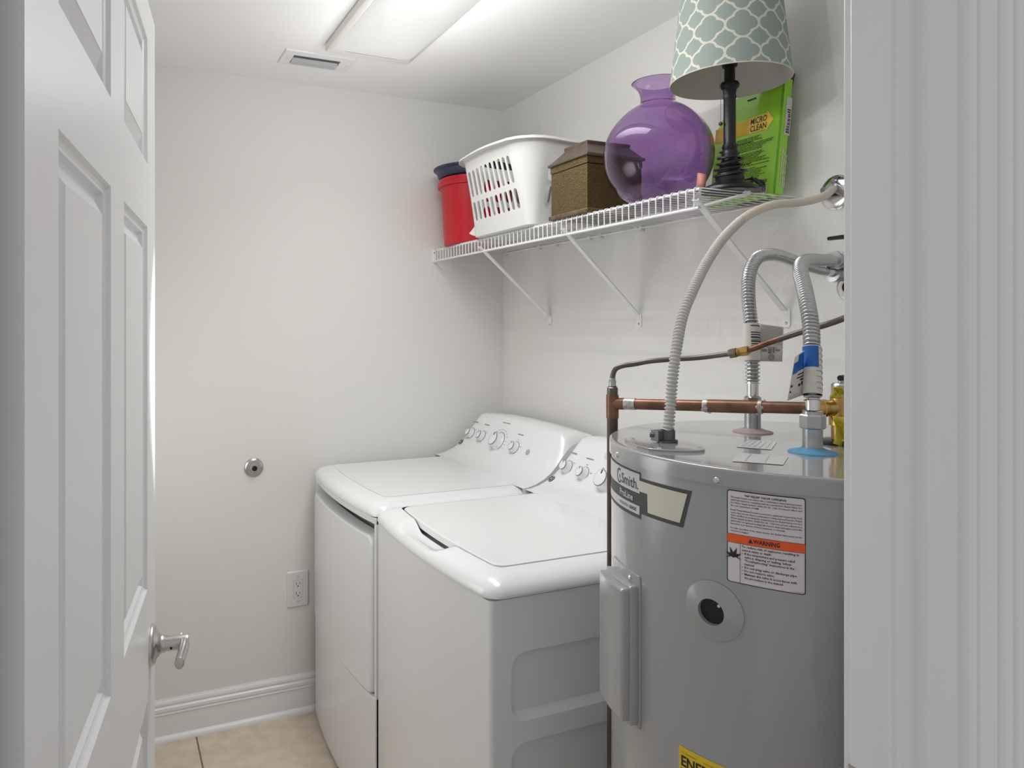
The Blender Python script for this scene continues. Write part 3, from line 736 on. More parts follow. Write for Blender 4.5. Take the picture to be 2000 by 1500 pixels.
for k in range(20):                                   # ring of the round mark
    a0, a1 = R(60 + 270 * k / 20), R(60 + 270 * (k + 1) / 20)
    g.add([b3(cx + 0.0115 * math.cos(a0), 1.2445 + 0.0125 * math.sin(a0)), b3(cx + 0.0115 * math.cos(a1), 1.2445 + 0.0125 * math.sin(a1)), b3(cx + 0.0085 * math.cos(a1), 1.2445 + 0.0095 * math.sin(a1)), b3(cx + 0.0085 * math.cos(a0), 1.2445 + 0.0095 * math.sin(a0))], [(0, 1, 2, 3)])
rect2(g, b3, cx + 0.001, cx + 0.004, 1.240, 1.2475, 1)
put_text(g, 'GRADE', b3, -0.012, 1.2000, 0.0050, 0.022, 0.03, 2, 'R'); put_text(g, 'RESIDENTIAL', b3, -0.037, 1.2000, 0.0048, 0.036, 0.0, 2, 'R')
g.obj('label_text', M['labeldk'], brand)
g = G(); put_text(g, 'ProLine', b3, -0.022, 1.2145, 0.0105, 0.050, 0.015, 3, 'R'); g.obj('label_text_white', M['labelwh'], brand)

# energy label
e0, e1, ez1 = A(189.2), A(189.2) + 0.133, 0.8745
g = G(); rect2(g, f1, e0, e1, ez1 - 0.187, ez1, 16); en = g.obj('energy_label', M['yellow'], heater, label='yellow energy rating label')
g = G(); put_text(g, 'ENERGYGUIDE', f2, e0 + 0.004, ez1 - 0.0275, 0.0145, 0.124, 0.03, 3); rect2(g, f2, e0 + 0.003, e1 - 0.003, ez1 - 0.0325, ez1 - 0.0315, 14)
put_text(g, 'U.S. Government', f2, e0 + 0.005, ez1 - 0.009, 0.0026, 0.024, 0.0, 1); put_text(g, 'Federal law prohibits removal of this label before consumer purchase.', f2, e0 + 0.040, ez1 - 0.009, 0.0022, 0.085, 0.0, 1)
g.obj('label_text', M['black'], en)

# junction plate on the top, two clear stickers, nipples
TZ = 1.2962
def tri_plate(pts, z0, z1, ins=0.0):
    cx = sum(p[0] for p in pts) / len(pts); cy = sum(p[1] for p in pts) / len(pts)
    return [[(x, y, z0) for x, y in pts], [(x, y, z1 - 0.0006) for x, y in pts], [(cx + (x - cx) * 0.985, cy + (y - cy) * 0.985, z1) for x, y in pts]]
pp = [(-0.757, -1.741), (-0.747, -1.728), (-0.728, -1.722), (-0.690, -1.722), (-0.660, -1.730), (-0.652, -1.750), (-0.662, -1.790), (-0.678, -1.832), (-0.694, -1.862), (-0.708, -1.874), (-0.722, -1.877), (-0.745, -1.868), (-0.768, -1.853), (-0.783, -1.830), (-0.781, -1.800), (-0.770, -1.768)]
pp = [(x, y) for x, y in pp][::-1]
plate = G().loft(tri_plate(pp, TZ - 0.001, TZ + 0.0035)).obj('junction_plate', M['tank'], heater, angle=15, label='gray electrical junction plate')
for x, y in ((-0.742, -1.742), (-0.668, -1.748), (-0.702, -1.858), (-0.765, -1.835)):
    G().lathe([(0.004, 0), (0.0036, 0.0014), (0, 0.002)], (x, y, TZ + 0.0034), (0, 0, 1), 10, True, False).obj('plate_screw', M['chrome'], plate)
for pts, k in (([(-0.628, -1.862), (-0.545, -1.815), (-0.520, -1.850), (-0.598, -1.905)], 5), ([(-0.735, -1.955), (-0.665, -1.905), (-0.625, -1.960), (-0.690, -2.005)], 2)):
    g = G(); fn = lambda x, y: (x, y, TZ + 0.0005); quad2(g, fn, *pts, 2); stk = g.obj('top_sticker', M['film'], heater, label='pale sticker on the tank top')
    g = G()
    for q in range(k):
        t0 = (q + 0.6) / (k + 0.6); t1 = t0 + 0.022
        a, b, c_, d_ = [Vector(p) for p in pts]
        L = lambda u, v: (lambda w: (w.x, w.y, TZ + 0.0008))((a.lerp(b, u)).lerp(d_.lerp(c_, u), v))
        g.add([L(0.1, t0), L(0.9, t0), L(0.9, t1), L(0.1, t1)], [(0, 1, 2, 3)])
    g.obj('sticker_lines', M['grayplast'], stk)
for (x, y, mcol, r0) in ((-0.462, -1.746, 'pinkcol', 0.036), (-0.556, -1.947, 'bluecol', 0.036)):
    np_ = G().lathe([(0.0145, TZ - 0.02), (0.0145, TZ + 0.042), (0.012, TZ + 0.042)], (x, y, 0), (0, 0, 1), 24, False, False).obj('pipe_nipple', M['zinc'], heater, label='zinc plated threaded pipe nipple')
    G().lathe([(r0, TZ), (r0 * 0.97, TZ + 0.002), (0.022, TZ + 0.005), (0.0155, TZ + 0.008), (0.0150, TZ + 0.008)], (x, y, 0), (0, 0, 1), 32, False, False).obj('collar', M[mcol], np_, label='blue plastic collar' if mcol == 'bluecol' else 'faded pink plastic collar')

# ------------------------------------------------------------------ plumbing above the heater
def hexnut(g, c, axis, r, h, mi=0):
    A_ = Vector(axis).normalized(); q = Vector((1, 0, 0)) if abs(A_.x) < 0.9 else Vector((0, 1, 0)); u = (q - A_ * q.dot(A_)).normalized(); w = A_.cross(u); c = Vector(c)
    L = []
    for rr, z in ((r * 0.9, 0), (r, h * 0.1), (r, h * 0.9), (r * 0.9, h)):
        L.append([c + A_ * z + (u * math.cos(R(60 * k + 15)) + w * math.sin(R(60 * k + 15))) * rr for k in range(6)])
    g.loft(L)
def connector(name, label, pts, tagfn, tail=0.10):
    root = thing(name, label, 'water hose', pts[0], 'corrugated hoses over the water heater')
    P = smooth_path(pts[1:], 8)
    rp, rad = ribbed(P, 0.0132, 0.0070, 0.0042)
    G().tube(rp, rad, 18, False).obj('corrugated_tube', M['steel'], root, angle=80)
    g = G(); a = Vector(pts[0]); b = Vector(pts[1]); g.tube([a + Vector((0, 0, 0.05)), b + Vector((0, 0, 0.004))], 0.0105, 18)
    g.obj('lower_cuff', M['chrome'], root)
    g = G(); hexnut(g, a + Vector((0, 0, 0.038)), (0, 0, 1), 0.019, 0.023); g.lathe([(0.015, 0), (0.0152, 0.006), (0.012, 0.008)], a + Vector((0, 0, 0.060)), (0, 0, 1), 20, False, False); g.obj('hex_nut', M['steel'], root, angle=20)
    e = Vector(pts[-1]); dr = (Vector(pts[-1]) - Vector(pts[-2])).normalized()
    G().tube([e - dr * 0.004, e + dr * 0.035], 0.0115, 18).obj('upper_cuff', M['chrome'], root)
    tagfn(root); return root
hot = [(-0.462, -1.746, 1.296), (-0.4610, -1.7450, 1.388), (-0.459, -1.743, 1.436), (-0.453, -1.735, 1.494), (-0.441, -1.718, 1.544), (-0.421, -1.699, 1.585), (-0.395, -1.683, 1.616), (-0.361, -1.67, 1.638), (-0.318, -1.662, 1.646), (-0.267, -1.65, 1.644), (-0.202, -1.634, 1.635), (-0.116, -1.616, 1.626), (-0.090, -1.6135, 1.623)]
cold = [(-0.556, -1.947, 1.296), (-0.552, -1.944, 1.378), (-0.547, -1.939, 1.412), (-0.534, -1.928, 1.461), (-0.518, -1.914, 1.494), (-0.5, -1.894, 1.529), (-0.466, -1.859, 1.566), (-0.428, -1.821, 1.597), (-0.381, -1.787, 1.616), (-0.315, -1.749, 1.627), (-0.224, -1.701, 1.634), (-0.150, -1.665, 1.640), (-0.130, -1.656, 1.641)]
CR = Vector((0.9215, -0.3884, 0)); CF = Vector((0.3884, 0.9215, 0))       # directions across and along the view used to lay the tags out
def sleeve(g, pts, r, mi=0): g.tube(pts, r, 20, False, mi)
def flag(c0, out, up, w, h, taper, curl):
    def f(u, v): p = Vector(c0) + out * (w * u) + up * (h * (v - 0.5) * (1 + taper * u)) + CF * (curl * u * u); return tuple(p)
    return f
def tag_hot(root):
    cen = Vector((-0.4565, -1.7395, 1.466))
    ax = (Vector((-0.453, -1.735, 1.494)) - Vector((-0.459, -1.743, 1.436))).normalized()
    CRa = (CR - ax * CR.dot(ax)).normalized(); CFa = (CF - ax * CF.dot(ax)).normalized()
    t = G().tube([cen - ax * 0.036, cen + ax * 0.036], 0.0143, 24, False).obj('paper_sleeve', M['paperw'], root, label='white paper sleeve with bar code')
    g = G()
    for k, (a, b) in enumerate(((0.0185, 0.0165), (0.014, 0.012), (0.0095, 0.0065), (0.0045, 0.0035), (0.002, -0.001), (-0.0035, -0.0055), (-0.008, -0.0105), (-0.0125, -0.0145), (0.0315, 0.0295))):
        loops = []
        for h in (b, a):
            loops.append([cen + ax * h + (CRa * math.sin(q) - CFa * math.cos(q)) * 0.0146 for q in [R(-30 + 110 * i / 10) for i in range(11)]])
        g.loft(loops, False, False, False)
    g.obj('bar_code', M['black'], t)
    out = (CR * 0.97 - Vector((0, 0, 0.08))).normalized(); up = Vector((0.06, 0, 1)).normalized()
    f = flag(cen + CR * 0.0135 - CF * 0.002, out, up, 0.050, 0.071, -0.06, 0.010)
    g = G(); g.grid(f, 8, 4); tg = g.obj('tag', M['paperw'], root, label='white printed paper tag')
    tg.modifiers.new('solid', 'SOLIDIFY').thickness = 0.0006
    g = G(); f2_ = lambda u, v: tuple(Vector(f(u, v)) - CF * 0.0008)
    for k in range(15):
        v = 0.965 - 0.034 * k; g.grid(lambda a, b: f2_(0.04 + 0.90 * a, v - 0.009 * b), 6, 1)
    for (u0, u1, v0, v1) in ((0.1, 0.3, 0.26, 0.33), (0.35, 0.5, 0.22, 0.36), (0.55, 0.62, 0.24, 0.4), (0.66, 0.86, 0.30, 0.35), (0.3, 0.7, 0.38, 0.40)):
        g.grid(lambda a, b: f2_(u0 + (u1 - u0) * a, v0 + (v1 - v0) * b), 2, 1)
    for rr in (0.0065, 0.0035):
        for k in range(16):
            a0, a1 = 2 * PI * k / 16, 2 * PI * (k + 1) / 16
            q = lambda r, a: f2_(0.5 + r / 0.05 * math.cos(a), 0.12 + r / 0.071 * math.sin(a))
            g.add([q(rr, a0), q(rr, a1), q(rr - 0.0012, a1), q(rr - 0.0012, a0)], [(0, 1, 2, 3)])
    g.obj('tag_print', M['print'], tg)
def tag_cold(root):
    cen = Vector((-0.5440, -1.9365, 1.424)); ax = (Vector((-0.534, -1.928, 1.461)) - Vector((-0.547, -1.939, 1.412))).normalized()
    CRa = (CR - ax * CR.dot(ax)).normalized(); CFa = (CF - ax * CF.dot(ax)).normalized()
    t = G().tube([cen - ax * 0.039, cen + ax * 0.041], 0.0143, 24, False).obj('paper_sleeve', M['paperw'], root, label='white lined paper sleeve')
    g = G()
    for k in range(8):
        h = 0.036 - 0.0095 * k; loops = []
        for hh in (h, h + 0.0008): loops.append([cen + ax * hh + (CRa * math.sin(q) - CFa * math.cos(q)) * 0.0146 for q in [R(-5 + 85 * i / 10) for i in range(11)]])
        g.loft(loops, False, False, False)
    for k in range(7):
        h = 0.034 - 0.0095 * k; loops = []
        for hh in (h, h + 0.004 - 0.002 * (k % 2)): loops.append([cen + ax * hh + (CRa * math.sin(q) - CFa * math.cos(q)) * 0.0146 for q in [R(58 + 20 * i / 3) for i in range(4)]])
        g.loft(loops, False, False, False)
    g.obj('sleeve_lines', M['print'], t)
    g = G(); loops = []
    for hh in (0.004, 0.0395): loops.append([cen + ax * hh + (CRa * math.sin(q) - CFa * math.cos(q)) * 0.0147 for q in [R(-95 + 105 * i / 10) for i in range(11)]])
    g.loft(loops, False, False, False); g.obj('blue_band', M['blue'], t)
    out = (-CR * 0.93 - CF * 0.25 - Vector((0, 0, 0.30))).normalized(); up = Vector((0.0, 0, 1))
    def f(u, v):
        p = cen - CR * 0.0135 + Vector((0, 0, -0.002)) + out * (0.030 * u) + CR * (-0.012 * u * (0.5 - v)) + Vector((0, 0, (0.071 * (v - 0.5)) * (1 - 0.02 * u))) - CF * 0.006 * u
        return tuple(p)
    g = G(); g.grid(f, 6, 6); tg = g.obj('tag', M['paperw'], root, label='white and blue paper tag'); tg.modifiers.new('solid', 'SOLIDIFY').thickness = 0.0006
    f2_ = lambda u, v: tuple(Vector(f(u, v)) - CF * 0.0009)
    g = G(); g.grid(lambda a, b: f2_(0.0 + 0.55 * a, 0.60 + 0.38 * b), 4, 3); g.grid(lambda a, b: f2_(0.55 + 0.4 * a, 0.58 + 0.26 * b), 4, 3); g.obj('blue_print', M['blue'], tg)
    g = G()
    for (u0, u1, v0, v1) in ((0.0, 0.5, 0.50, 0.53), (0.0, 0.55, 0.43, 0.46), (0.02, 0.3, 0.36, 0.40), (0.05, 0.2, 0.25, 0.33), (0.25, 0.4, 0.24, 0.30), (0.8, 0.93, 0.28, 0.34), (0.84, 0.95, 0.16, 0.20)):
        g.grid(lambda a, b: f2_(u0 + (u1 - u0) * a, v0 + (v1 - v0) * b), 2, 1)
    g.obj('tag_print', M['black'], tg)
connector('water_connector', 'stainless corrugated hose with a white barcode tag, rising from the pink collar', hot, tag_hot)
connector('water_connector', 'stainless corrugated hose with a blue and white tag, rising from the blue collar', cold, tag_cold)

# shut-off valves at the wall
for (y, z, hy, hose, lab) in ((-1.606, 1.618, 0.0, (-0.055, -1.606, 1.618), 'chrome wall stub valve feeding the rear corrugated hose'), (-1.632, 1.648, 0.0, (-0.09, -1.636, 1.6455), 'chrome wall stub valve with black lever feeding the front corrugated hose')):
    front = z > 1.63
    v = thing('shutoff_valve', lab, 'valve', (0, y, z), 'shut-off valves on the wall')
    yy, zz_ = (y, z)
    G().lathe([(0.0335, 0), (0.0335, 0.0015), (0.030, 0.005), (0.018, 0.008), (0.014, 0.008)], (-0.0005, yy, zz_ - (0.03 if not front else 0.0)), (-1, 0, 0), 32, True, False).obj('escutcheon', M['chrome'], v)
    g = G(); hx = hose[0]
    g.tube([(-0.004, yy, zz_ - (0.0 if front else 0.0)), (hx + 0.006, hose[1], hose[2])], 0.017, 22)
    g.lathe([(0.015, 0), (0.0205, 0.001), (0.0205, 0.006), (0.0175, 0.008), (0.0175, 0.016), (0.0195, 0.017), (0.0195, 0.022), (0.013, 0.023)], (hx + 0.012, hose[1], hose[2]), (-1, -0.1, 0), 26); g.obj('valve_body', M['zinc'], v, angle=30)
    if front:
        g = G(); g.tube([(-0.045, yy, zz_ + 0.014), (-0.045, yy, zz_ + 0.050)], 0.006, 12); g.obj('stem', M['chrome'], v)
        P = [(-0.0455, yy - 0.004, zz_ + 0.052), (-0.046, yy + 0.02, zz_ + 0.0525), (-0.046, yy + 0.046, zz_ + 0.0525)]
        G().tube(P, [0.0055, 0.005, 0.0045], 12).obj('lever', M['dark'], v, label='black lever')

# flexible electrical conduit
cpts = [(-0.7105, -1.7935, 1.318), (-0.708, -1.793, 1.325), (-0.7, -1.788, 1.354), (-0.689, -1.782, 1.406), (-0.672, -1.773, 1.458), (-0.644, -1.757, 1.512), (-0.611, -1.744, 1.555), (-0.549, -1.716, 1.613), (-0.481, -1.69, 1.666), (-0.398, -1.66, 1.713), (-0.334, -1.644, 1.74), (-0.265, -1.629, 1.759), (-0.181, -1.611, 1.771), (-0.108, -1.598, 1.785), (-0.057, -1.587, 1.801), (-0.012, -1.573, 1.822)]
cd = thing('electrical_conduit', 'pale gray ribbed flexible conduit arching from heater top to wall rosette', 'conduit', (-0.711, -1.794, 1.30))
P = smooth_path(cpts, 8); k = int(len(P) * 0.60)
rp, rad = ribbed(P[:k + 1], 0.0098, 0.0066, 0.0030); G().tube(rp, rad, 16, False).obj('ribbed_conduit', M['conduit'], cd, angle=80)
G().tube(P[k:], [0.0092] * len(P[k:]), 16).obj('smooth_sheath', mat('cream_sheath', (0.60, 0.54, 0.46, 1), 0.5), cd, label='cream smooth end of the conduit')
g = G(); g.lathe([(0.017, 0.0), (0.017, 0.004), (0.0125, 0.005), (0.0125, 0.019), (0.0115, 0.021)], (-0.7105, -1.7935, 1.2997), (0, 0, 1), 20, True, True)
g.box(-0.7335, -0.718, -1.797, -1.779, 1.302, 1.3195); g.tube([(-0.737, -1.780, 1.3115), (-0.7165, -1.797, 1.3115)], 0.0042, 10); g.obj('clamp_connector', mat('dark_zinc', (0.13, 0.13, 0.14, 1), 0.35, 0.9), cd, label='dark metal clamp connector')
g = G(); g.lathe([(0.0415, 0), (0.0415, 0.0012), (0.038, 0.0045), (0.022, 0.007), (0.0, 0.007)], (-0.0003, -1.572, 1.8135), (-1, 0, 0), 40, True, False)
ro = g.obj('wall_rosette', M['chrome'], cd, label='round chrome wall plate')
g = G(); g.tube([(-0.007, -1.566, 1.828), (-0.022, -1.572, 1.822)], 0.011, 16); hexnut(g, (-0.006, -1.548, 1.822), (-1, 0, 0), 0.008, 0.010); g.obj('rosette_fitting', M['zinc'], ro)

# copper discharge pipe
cpz = 1.340; tee = Vector((-0.6465, -1.566, cpz)); end = Vector((-0.466, -1.883, 1.3555))
dis = thing('discharge_pipe', 'brown copper discharge pipe with tee and soldered couplings beside the water heater', 'pipe', (-0.6465, -1.566, 0.0))
dr = (end - tee).normalized()
G().tube([(tee.x, tee.y, 0.02), (tee.x, tee.y, cpz - 0.02)], 0.0108, 20).obj('down_pipe', M['copperdark'], dis, label='dark brown vertical copper pipe')
g = G(); g.tube([tee + Vector((0, 0, -0.029)), tee + Vector((0, 0, 0.018))], 0.0124, 22); g.tube([tee, tee + dr * 0.026], 0.0119, 20); g.obj('tee', M['copper'], dis)
G().tube([tee + dr * 0.02, end], 0.0106, 20).obj('cross_pipe', M['copper'], dis)
def along(d): return tee + dr * d
Lp = (end - tee).length
G().tube([along(0.026), along(0.048)], 0.0118, 20).obj('solder_joint', M['solder'], dis, label='pale solder smear')
G().tube([along(0.185), along(0.275)], 0.0121, 20).obj('coupling', M['copper'], dis)
rn = random.Random(5)
for c0, m_ in ((0.182, 7), (0.275, 7)):
    g = G()
    pts = [along(c0 - 0.004), along(c0), along(c0 + 0.005)]; g.tube(pts, [0.0112, 0.0126, 0.0122], 20)
    for q in range(m_): 
        a = rn.uniform(0, 6.28); u = Vector((0, 0, 1)); w = dr.cross(u)
        g.sphere(along(c0 + rn.uniform(-0.004, 0.008)) + (u * math.sin(a) + w * math.cos(a)) * 0.0112, 0.0032, 8, 5)
    g.obj('solder_joint', M['solder'], dis, label='pale solder smear')
g = G(); g.lathe([(0.0108, -0.0), (0.0108, 0.014), (0.0085, 0.016), (0.0085, 0.018)], tee + Vector((0, 0, 0.018)), (0, 0, 1), 20); g.obj('reducer', M['tube'], dis, label='dull gray reducing bush')

# thin gray tube with brass union
tb = [(-0.6465, -1.566, 1.376), (-0.6465, -1.566, 1.392), (-0.643, -1.57, 1.409), (-0.632, -1.578, 1.4165), (-0.611, -1.592, 1.421), (-0.59, -1.612, 1.427), (-0.559, -1.636, 1.431), (-0.527, -1.671, 1.435), (-0.512, -1.701, 1.440), (-0.500, -1.747, 1.448), (-0.487, -1.769, 1.455), (-0.474, -1.791, 1.466), (-0.457, -1.82, 1.479), (-0.44, -1.849, 1.491), (-0.429, -1.875, 1.5), (-0.419, -1.901, 1.511), (-0.416, -1.935, 1.525)]
tu = thing('thin_tube', 'thin gray metal tube with a brass union running over the heater top', 'pipe', tb[0])
P = smooth_path(tb, 8)
iu = 9 * 8
G().tube(P[:iu], 0.0052, 12).obj('gray_tube', M['tube'], tu); G().tube(P[iu + 1:iu + 21], 0.0052, 12).obj('copper_tube', M['copper'], tu, label='brown copper stretch of the tube'); G().tube(P[iu + 20:], 0.0054, 12).obj('gray_tube', M['tube'], tu)
G().lathe([(0.0072, 0), (0.0075, 0.012), (0.0062, 0.014), (0.0062, 0.018)], (-0.6465, -1.566, 1.374), (0, 0, 1), 16).obj('ferrule', M['zinc'], tu)
dU = (P[iu + 3] - P[iu - 3]).normalized(); c = P[iu]
g = G(); hexnut(g, c - dU * 0.016, dU, 0.0095, 0.014); g.obj('tube_nut', mat('dark_brass', (0.22, 0.18, 0.13, 1), 0.4, 0.8), tu, angle=20, label='dull brown nut')
g = G(); g.lathe([(0.007, 0), (0.0085, 0.002), (0.0065, 0.004), (0.0085, 0.006), (0.0065, 0.008)], c - dU * 0.002, dU, 16); hexnut(g, c + dU * 0.006, dU, 0.0095, 0.014); g.obj('brass_union', M['brass'], tu, angle=20, label='bright brass union')

# relief valve
vx, vy = -0.428, -1.902
rv = thing('relief_valve', 'brass relief valve with yellow tags at right end of copper pipe', 'valve', (vx, vy, TZ))
G().lathe([(0.040, TZ), (0.040, TZ + 0.003), (0.032, TZ + 0.006), (0.018, TZ + 0.007)], (vx, vy, 0), (0, 0, 1), 32, True, True).obj('valve_base', M['dark'], rv, label='black base washer')
g = G(); g.lathe([(0.0165, TZ + 0.005), (0.0165, TZ + 0.030), (0.020, TZ + 0.031), (0.020, TZ + 0.044), (0.0175, TZ + 0.047), (0.0185, TZ + 0.075), (0.018, TZ + 0.082)], (vx, vy, 0), (0, 0, 1), 28)
e2 = Vector((vx, vy, 1.3565)); d2 = (e2 - end).normalized()
g.tube([end - d2 * 0.004, end + d2 * 0.010, end + d2 * 0.011, end + d2 * 0.016, end + d2 * 0.017, e2], [0.0125, 0.0130, 0.0150, 0.0150, 0.0138, 0.0145], 22); g.obj('valve_body', M['brass'], rv, angle=40)
G().lathe([(0.0165, TZ + 0.082), (0.0165, TZ + 0.100), (0.014, TZ + 0.103), (0.006, TZ + 0.104), (0.006, TZ + 0.110)], (vx, vy, 0), (0, 0, 1), 26).obj('valve_bonnet', M['zinc'], rv, label='gray metal bonnet')
G().tube([(vx - 0.010, vy - 0.004, TZ + 0.112), (vx + 0.024, vy + 0.002, TZ + 0.113)], 0.0050, 12).obj('test_lever', M['dark'], rv, label='black test lever')
for (c, w, h, sd) in (((vx - 0.022, vy + 0.004, TZ + 0.088), 0.022, 0.018, 1), ((vx - 0.027, vy - 0.006, TZ + 0.024), 0.026, 0.046, 2)):
    rn = random.Random(sd)
    def f(u, v): return (c[0] + CR.x * w * (u - 0.5) + CF.x * 0.006 * math.sin(7 * u + 5 * v + sd), c[1] + CR.y * w * (u - 0.5) - 0.014 + CF.y * 0.006 * math.sin(7 * u + 5 * v + sd), c[2] + h * (v - 0.5) * (1 - 0.25 * (u - 0.5)))
    t = G().grid(f, 8, 8).obj('yellow_tag', M['yellowtag'], rv, label='crumpled yellow tag'); t.modifiers.new('solid', 'SOLIDIFY').thickness = 0.0008
G().tube([(vx - 0.038, vy - 0.028, TZ + 0.010), (vx - 0.02, vy - 0.024, TZ + 0.012), (vx - 0.002, vy - 0.021, TZ + 0.016), (vx + 0.01, vy - 0.018, TZ + 0.03)], 0.0012, 6).obj('tag_tie', M['yellowtag'], rv)

# ------------------------------------------------------------------ wire shelf
SZ = 1.816; SX = -0.335; Y0, Y1 = -0.012, -1.480
shelf = thing('wire_shelf', 'white ventilated wire shelf with four slanted braces along the right wall', 'shelf', (0, (Y0 + Y1) / 2, SZ))
def wire_mesh():
    pts = [(-0.006, 0, 0), (-0.10, 0, 0), (-0.22, 0, 0), (-0.329, 0, 0.0), (-0.3335, 0, -0.0012), (-0.3365, 0, -0.005), (-0.337, 0, -0.012), (-0.3368, 0, -0.030), (-0.3365, 0, -0.046)]
    g = G(); g.tube(pts, 0.0017, 6); return g
wm = None; ys = []
y = Y0 - 0.008
while y > Y1 + 0.004: ys.append(y); y -= 0.0254
for i, y in enumerate(ys):
    if wm is None:
        g = wire_mesh(); g.v = [(a[0], a[1] + y, a[2] + SZ + 0.0035) for a in g.v]; o = g.obj('wire', M['wire'], shelf); wm = o; wy = y
    else:
        o = wm.copy(); COL.objects.link(o); o.parent = shelf; o.location = (0, y - wy, 0)
def rod(x, z, r, y0=Y0, y1=Y1): return G().tube([(x, y0, z), (x, y1, z)], r, 10).obj('rod', M['wire'], shelf)
rod(SX + 0.004, SZ - 0.0018, 0.0030); rod(SX + 0.0015, SZ - 0.0455, 0.0038); rod(-0.008, SZ - 0.0015, 0.0032); rod(-0.165, SZ - 0.0015, 0.0030, Y0, Y1 + 0.02)
for y in (-0.04, -0.30, -0.42, -0.63, -0.69, -0.90, -1.18, -1.40):
    g = G(); g.box(-0.0135, -0.0005, y - 0.006, y + 0.006, SZ - 0.013, SZ + 0.004); g.tube([(-0.012, y, SZ - 0.0115), (-0.016, y, SZ - 0.0115)], 0.0035, 10); g.obj('wall_clip', M['wire'], shelf, bevel=0.001)
g = G(); g.box(SX - 0.008, SX + 0.03, -0.003, -0.0003, SZ - 0.052, SZ + 0.006); g.box(SX - 0.006, SX + 0.008, -0.016, -0.0015, SZ - 0.050, SZ + 0.004)
eb = g.obj('end_bracket', M['wire'], shelf, bevel=0.0015)
G().lathe([(0.003, 0), (0.003, 0.001)], (SX - 0.0035, -0.0158, SZ - 0.012), (0, -1, 0), 10).obj('bracket_screw', M['dark'], eb)
for yt, yb in ((-0.425, -0.366), (-0.950, -0.882), (-1.480, -1.436)):
    a = Vector((SX + 0.004, yt, SZ - 0.043)); b = Vector((-0.010, yb, 1.535)); d = (b - a).normalized(); w = Vector((0, 1, 0)); w = (w - d * w.dot(d)).normalized(); n_ = d.cross(w)
    if n_.x > 0: n_ = -n_
    hw_ = 0.0085
    sec = [(-hw_, 0.0), (hw_, 0.0), (hw_, -0.005), (hw_ - 0.0014, -0.005), (hw_ - 0.0014, -0.0014), (-hw_ + 0.0014, -0.0014), (-hw_ + 0.0014, -0.005), (-hw_, -0.005)]
    g = G(); loops = [[p + w * s_ + n_ * t_ for s_, t_ in sec] for p in (a - d * 0.022, b)]
    g.loft(loops); br = g.obj('brace', M['wire'], shelf, angle=20)
    pts = rrect(yb - 0.0115, yb + 0.0115, 1.494, 1.544, 0.007, 4)
    foot = G().loft([[(-0.0004, p[0], p[1]) for p in pts], [(-0.0028, p[0], p[1]) for p in pts]]).obj('brace_foot', M['wire'], br)
    G().lathe([(0.0042, 0), (0.003, 0.0015), (0, 0.002)], (-0.0028, yb, 1.505), (-1, 0, 0), 12, True, False).obj('foot_screw', M['zinc'], br)
# short end rod with its plastic cap
g = G(); g.tube([(SX, Y1 + 0.004, SZ - 0.046), (-0.20, Y1 - 0.012, SZ - 0.006)], 0.0036, 10); g.obj('end_rod', M['wire'], shelf)
G().lathe([(0.006, 0), (0.0065, 0.012), (0.005, 0.014)], (-0.205, Y1 - 0.0125, SZ - 0.0055), (1, 0, 0.25), 12).obj('end_cap', M['wire'], shelf)

DK = SZ + 0.0053       # top of the deck wires
# ------------------------------------------------------------------ things on the shelf
# red bucket, navy dish on it
bx, by = -0.220, -0.171
bk = thing('bucket', 'red plastic bucket at the far end of the shelf, behind the white basket', 'bucket', (bx, by, DK))
G().lathe([(0.128, DK), (0.133, DK + 0.004), (0.139, DK + 0.10), (0.146, DK + 0.225), (0.148, DK + 0.229), (0.158, DK + 0.231), (0.160, DK + 0.236), (0.160, DK + 0.248), (0.153, DK + 0.251), (0.153, DK + 0.262), (0.150, DK + 0.264), (0.147, DK + 0.262), (0.142, DK + 0.225), (0.131, DK + 0.02), (0.0, DK + 0.018)], (bx, by, 0), (0, 0, 1), 64, True, False).obj('bucket_body', M['red'], bk, angle=40)
g = G(); g.lathe([(0.139, 0.001), (0.150, 0.010), (0.158, 0.032), (0.166, 0.036), (0.169, 0.039), (0.169, 0.043), (0.163, 0.043), (0.163, 0.040), (0.146, 0.014), (0.0, 0.010)], (bx - 0.006, by + 0.004, DK + 0.2645), (0, 0, 1), 64, True, False)
nd = g.obj('navy_dish', M['navy'], None, angle=40); nd['label'] = 'shallow navy blue dish resting on the red bucket'; nd['category'] = 'dish'

# laundry basket
lb_ = thing('laundry_basket', 'white slotted plastic laundry basket with wavy flared rim', 'basket', (-0.19, -0.60, DK))
BX0, BX1, BY0, BY1, BH = -0.350, -0.080, -0.780, -0.386, 0.272
BR = 0.030
def per(u, r=BR):               # closed rounded rectangle perimeter, u 0..1, starts at far-left corner and runs along the room-facing side
    x0, x1, y0, y1 = BX0, BX1, BY0, BY1
    lens = [y1 - y0 - 2 * BR, PI * BR / 2, x1 - x0 - 2 * BR, PI * BR / 2] * 2; tot = sum(lens); s = (u % 1.0) * tot
    k = 0
    while s > lens[k] and k < 7: s -= lens[k]; k += 1
    t = s / lens[k]
    if k == 0: return (x0, y1 - r - (y1 - y0 - 2 * r) * t, -1, 0)
    if k == 2: return (x0 + r + (x1 - x0 - 2 * r) * t, y0, 0, -1)
    if k == 4: return (x1, y0 + r + (y1 - y0 - 2 * r) * t, 1, 0)
    if k == 6: return (x1 - r - (x1 - x0 - 2 * r) * t, y1, 0, 1)
    c = {1: (x0 + r, y0 + r, 180), 3: (x1 - r, y0 + r, 270), 5: (x1 - r, y1 - r, 0), 7: (x0 + r, y1 - r, 90)}[k]; a = R(c[2] + 90 * t)
    return (c[0] + r * math.cos(a), c[1] + r * math.sin(a), math.cos(a), math.sin(a))
